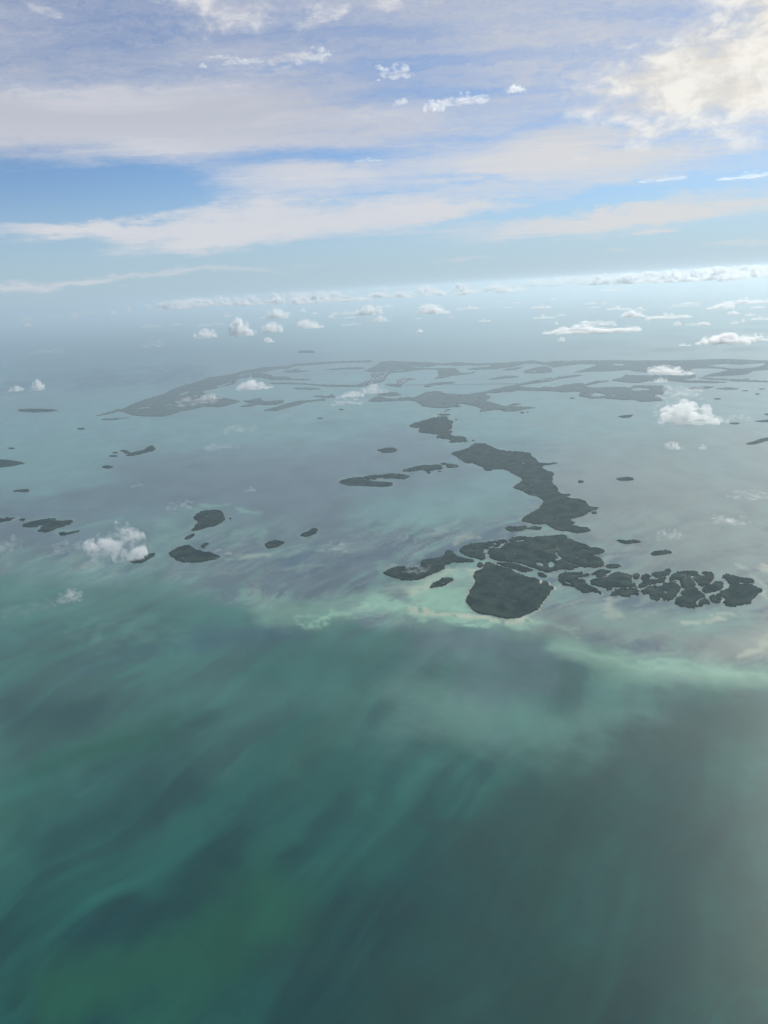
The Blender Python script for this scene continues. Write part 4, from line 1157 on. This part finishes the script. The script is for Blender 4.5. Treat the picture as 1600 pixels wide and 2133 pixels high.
PUFFS = [(474, 660, 20, 8, 5), (730, 663, 26, 7, 5), (806, 640, 32, 7, 5), (630, 651, 15, 9, 4), (368, 678, 25, 8, 4), (57, 668, 24, 9, 4), (111, 662, 24, 8, 4), (157, 662, 14, 9, 4), (185, 655, 26, 9, 4),
                        (236, 655, 16, 9, 4), (270, 650, 9, 12, 4), (312, 645, 22, 11, 4), (344, 641, 10, 10, 4), (372, 641, 26, 10, 4), (60, 679, 18, 8, 3), (1046, 631, 13, 5, 5), (1075, 632, 19, 6, 6), (1058, 642, 19, 5, 6),
                        (1170, 658, 17, 6, 6), (1170, 712, 15, 8, 3), (1335, 647, 19, 8, 7), (1411, 678, 13, 6, 5), (1578, 642, 23, 6, 6), (1562, 658, 17, 7, 6), (1530, 675, 15, 6, 6), (1547, 673, 7, 4, 6), (1230, 634, 24, 7, 5),
                        (1238, 642, 20, 6, 5), (1308, 604, 13, 5, 6), (1153, 625, 12, 5, 4), (1010, 617, 14, 5, 4), (600, 655, 14, 6, 4), (655, 655, 12, 5, 4), (870, 665, 14, 4, 4), (1160, 677, 9, 4, 4), (940, 662, 14, 4, 4), (1350, 668, 12, 5, 4), (690, 663, 14, 8, 4)]
ORD = ['first', 'second', 'third', 'fourth', 'fifth', 'sixth', 'seventh', 'eighth', 'ninth', 'tenth', 'eleventh', 'twelfth', 'thirteenth', 'fourteenth', 'fifteenth', 'sixteenth', 'seventeenth', 'eighteenth', 'nineteenth', 'twentieth']
seen = {}
for x, y, w, h, tau in sorted(PUFFS):
    part_ = 'along the left end of the horizon' if x < 400 else 'in the far haze of the middle' if x < 1100 else 'in the far haze of the right third'
    seen[part_] = seen.get(part_, 0) + 1
    cloud('%s tiny white puff from the left %s' % (ORD[seen[part_] - 1], part_), x, y, w, h, 'f' if w > 2.4 * h else 'h', tau * 2.6, group=G_PUFF, alt=BANK_BASE)
for a in [
    # nearer, drifting over the keys and the bay
    ('bright dense low cloud over the left far key', 532, 812, 76, 26, 'h', 18), ('grey cloud smear over the broad hazy key', 412, 846, 90, 26, 'r', 8),
    ('small grey lump above the right end of the grey cloud smear', 442, 832, 42, 16, 'h', 5), ('upper cloud of the pair beside the leafy mid-bay key', 730, 828, 62, 18, 'h', 8),
    ('lower cloud of the pair beside the leafy mid-bay key', 726, 844, 78, 18, 'r', 9), ('thin grey cloud over the town of pale houses', 785, 820, 68, 26, 'h', 5),
    ('fading cloud patch, upper of three down the left middle', 590, 872, 54, 20, 'r', 3.5), ('fading cloud patch, middle of three down the left middle', 500, 902, 76, 22, 'r', 4.5),
    ('fading cloud patch, lowest of three down the left middle', 462, 938, 82, 22, 'r', 4.5), ('bright cloud on top of the stack over the far right key', 1396, 781, 88, 24, 'h', 14),
    ('small cloud tuft between the top two of the stack', 1376, 797, 26, 12, 'h', 6), ('grey thin cloud in the middle of the stack', 1415, 832, 92, 36, 'r', 9),
    ('biggest puffy white cloud of the bay, at the foot of the stack', 1442, 884, 134, 56, 'h', 24), ('pale shreds on the left of the biggest puffy cloud', 1388, 868, 58, 38, 'r', 5),
    ('curled wisp right of the biggest puffy cloud', 1540, 877, 48, 18, 'r', 4), ('small fading cloud below the biggest puffy cloud', 1405, 936, 36, 20, 'h', 5),
    ('faint tuft right of the small fading cloud', 1464, 937, 15, 9, 'h', 3), ('feathery cloud at the right edge, upper', 1565, 1040, 92, 28, 'r', 7),
    ('feathery cloud near the right edge, lower', 1522, 1096, 74, 34, 'r', 8), ('shredded little cloud above the flat-topped islet', 1392, 1124, 50, 28, 'r', 6),
    ('wispy bright cloud, largest on the left over the shoals', 242, 1176, 130, 94, 'r', 40), ('thin veil of cloud left of the wispy bright one', 150, 1152, 66, 36, 'r', 5),
    ('small pale cloud above the comma-shaped island', 378, 1060, 62, 24, 'r', 7), ('dim cloud cut by the left edge below the forked island', 18, 1156, 52, 42, 'r', 6),
    ('soft lone cloud over the deep water at lower left', 142, 1256, 62, 34, 'h', 4), ('faint streak of mist at the left edge, lowest cloud', 40, 1284, 130, 40, 'r', 1.8),
    ('tiny white fleck over the flats, right of centre left', 522, 1024, 24, 8, 'f', 3), ('tiny white fleck over the flats further left', 287, 1014, 26, 8, 'f', 3),
    ('faint double tuft below the bean-shaped islet', 696, 1150, 84, 30, 'r', 5), ('wisp lying across the two-lobed island', 868, 1194, 62, 16, 'r', 6)]:
    a = a[:6] + (a[6] * .8,)
    cloud(*a, group=G_NEAR, name='drifting_cloud')
for a in [
    ('flat bright cloudlet, right one of the two at upper left', 505, 132, 78, 15, 'f', 12), ('flat bright cloudlet, left one of the two at upper left', 462, 121, 58, 11, 'f', 9),
    ('tiny round cloudlet under the two flat ones', 425, 142, 17, 11, 'h', 7), ('dim cloudlet left of the tiny round one', 352, 132, 50, 12, 'r', 4),
    ('torn bright cloudlet left of top centre', 656, 134, 74, 40, 'r', 12), ('rippled oval cloudlet at top centre', 824, 164, 76, 34, 'r', 18),
    ('wing-shaped bright cloudlet, largest right of top centre', 966, 218, 98, 34, 'f', 11), ('small round cloudlet below left of the wing-shaped one', 904, 232, 42, 24, 'h', 8),
    ('smallest cloudlet left of the round one', 834, 218, 32, 14, 'h', 7), ('lone bright oval cloudlet furthest right', 1076, 192, 38, 17, 'h', 11),
    ('thin bright dash of cloud in the blue gap, centre', 770, 336, 62, 8, 'f', 7), ('long bright dash of cloud at the right edge', 1560, 372, 110, 8, 'f', 9),
    ('hazy dash of cloud left of the long bright one', 1380, 378, 90, 8, 'f', 5)]:
    a = a[:6] + (a[6] * .55,)
    cloud(*a, group=G_HIGH, alt=4600.0, name='high_cloudlet', depth=1.3)


# the cloud bank on the far right horizon runs together into one mass
def bank():
    r_ = random.Random(5)
    V, F = [], []
    vals = []
    for fam in (HEAPS, FLATS):
        for me in fam[:3]:
            co = np.zeros(len(me.vertices) * 3)
            me.vertices.foreach_get('co', co)
            vals.append((co.reshape(-1, 3), [tuple(p.vertices) for p in me.polygons]))
    spots = []
    for k in range(110):
        t = r_.random() ** .8
        x = 1100 + 560 * t
        top = 645 - .055 * x
        y = top + r_.uniform(9, 26) * (.55 + .55 * t)
        spots.append((x, y, r_.uniform(30, 70), r_.uniform(18, 32) * (.55 + .5 * t)))
    for k in range(120):
        x = 330 + 780 * r_.random()
        y = 645 - .055 * x + r_.uniform(10, 24)
        spots.append((x, y, r_.uniform(16, 46), r_.uniform(10, 18)))
    n = 0
    for x, y, w, h in spots:
        co, fa = vals[r_.randrange(len(vals))]
        p = ground(np.array(x), np.array(y), BANK_BASE)
        dist = np.linalg.norm(p - CPOS)
        wid = w / FPX * dist
        a = math.atan2(-p[0], p[1]) + r_.uniform(-.3, .3)
        sc = np.array([wid, wid * .9, min(max(h / FPX * dist, 50), 330)])
        q = co * sc
        q = np.stack([q[:, 0] * math.cos(a) - q[:, 1] * math.sin(a), q[:, 0] * math.sin(a) + q[:, 1] * math.cos(a), q[:, 2]], 1) + p
        V += q.tolist()
        F += [tuple(i + n for i in f) for f in fa]
        n += len(co)
    m, t, mo = new_mat('bank_droplets')
    pv = t.node('ShaderNodeVolumePrincipled')
    pv.inputs['Color'].default_value = c4(1.0, 1.0, 1.0)
    pv.inputs['Anisotropy'].default_value = 0.45
    pos = t.node('ShaderNodeTexCoord').outputs['Object']
    bn = t.noise(t.vmath('MULTIPLY', pos, (1 / 260., 1 / 260., 1 / 110.)), 1.0, 4.0, 0.6)
    t.put(pv.inputs['Density'], t.ramp(bn, 0.40, 0.58, 0.0, 0.034))
    t.l.new(pv.outputs[0], mo.inputs['Volume'])
    o = mesh_obj('cloud_bank', V, F, m)
    o['kind'] = 'stuff'
    o['label'] = 'long bank of sunlit cumulus along the right horizon'
    o['category'] = 'cloud bank'


bank()

# ------------------------------------------------------------------ haze
def build_haze():
    a, z0, z1 = 320000.0, -1.0, ALT + 130
    v = [(sx * a, sy * a, z) for z in (z0, z1) for sx, sy in ((-1, -1), (1, -1), (1, 1), (-1, 1))]
    f = [(3, 2, 1, 0), (4, 5, 6, 7), (0, 1, 5, 4), (1, 2, 6, 5), (2, 3, 7, 6), (3, 0, 4, 7)]
    m, t, mo = new_mat('haze_air')
    pv = t.node('ShaderNodeVolumePrincipled')
    pv.inputs['Color'].default_value = c4(0.76, 0.91, 1.0)
    pv.inputs['Density'].default_value = 3.35e-5
    pv.inputs['Anisotropy'].default_value = 0.46
    t.l.new(pv.outputs[0], mo.inputs['Volume'])
    o = mesh_obj('haze', v, f, m)
    o['kind'] = 'stuff'
    o['label'] = 'pale sea haze over the whole bay'
    o['category'] = 'haze'
    return o


build_haze()
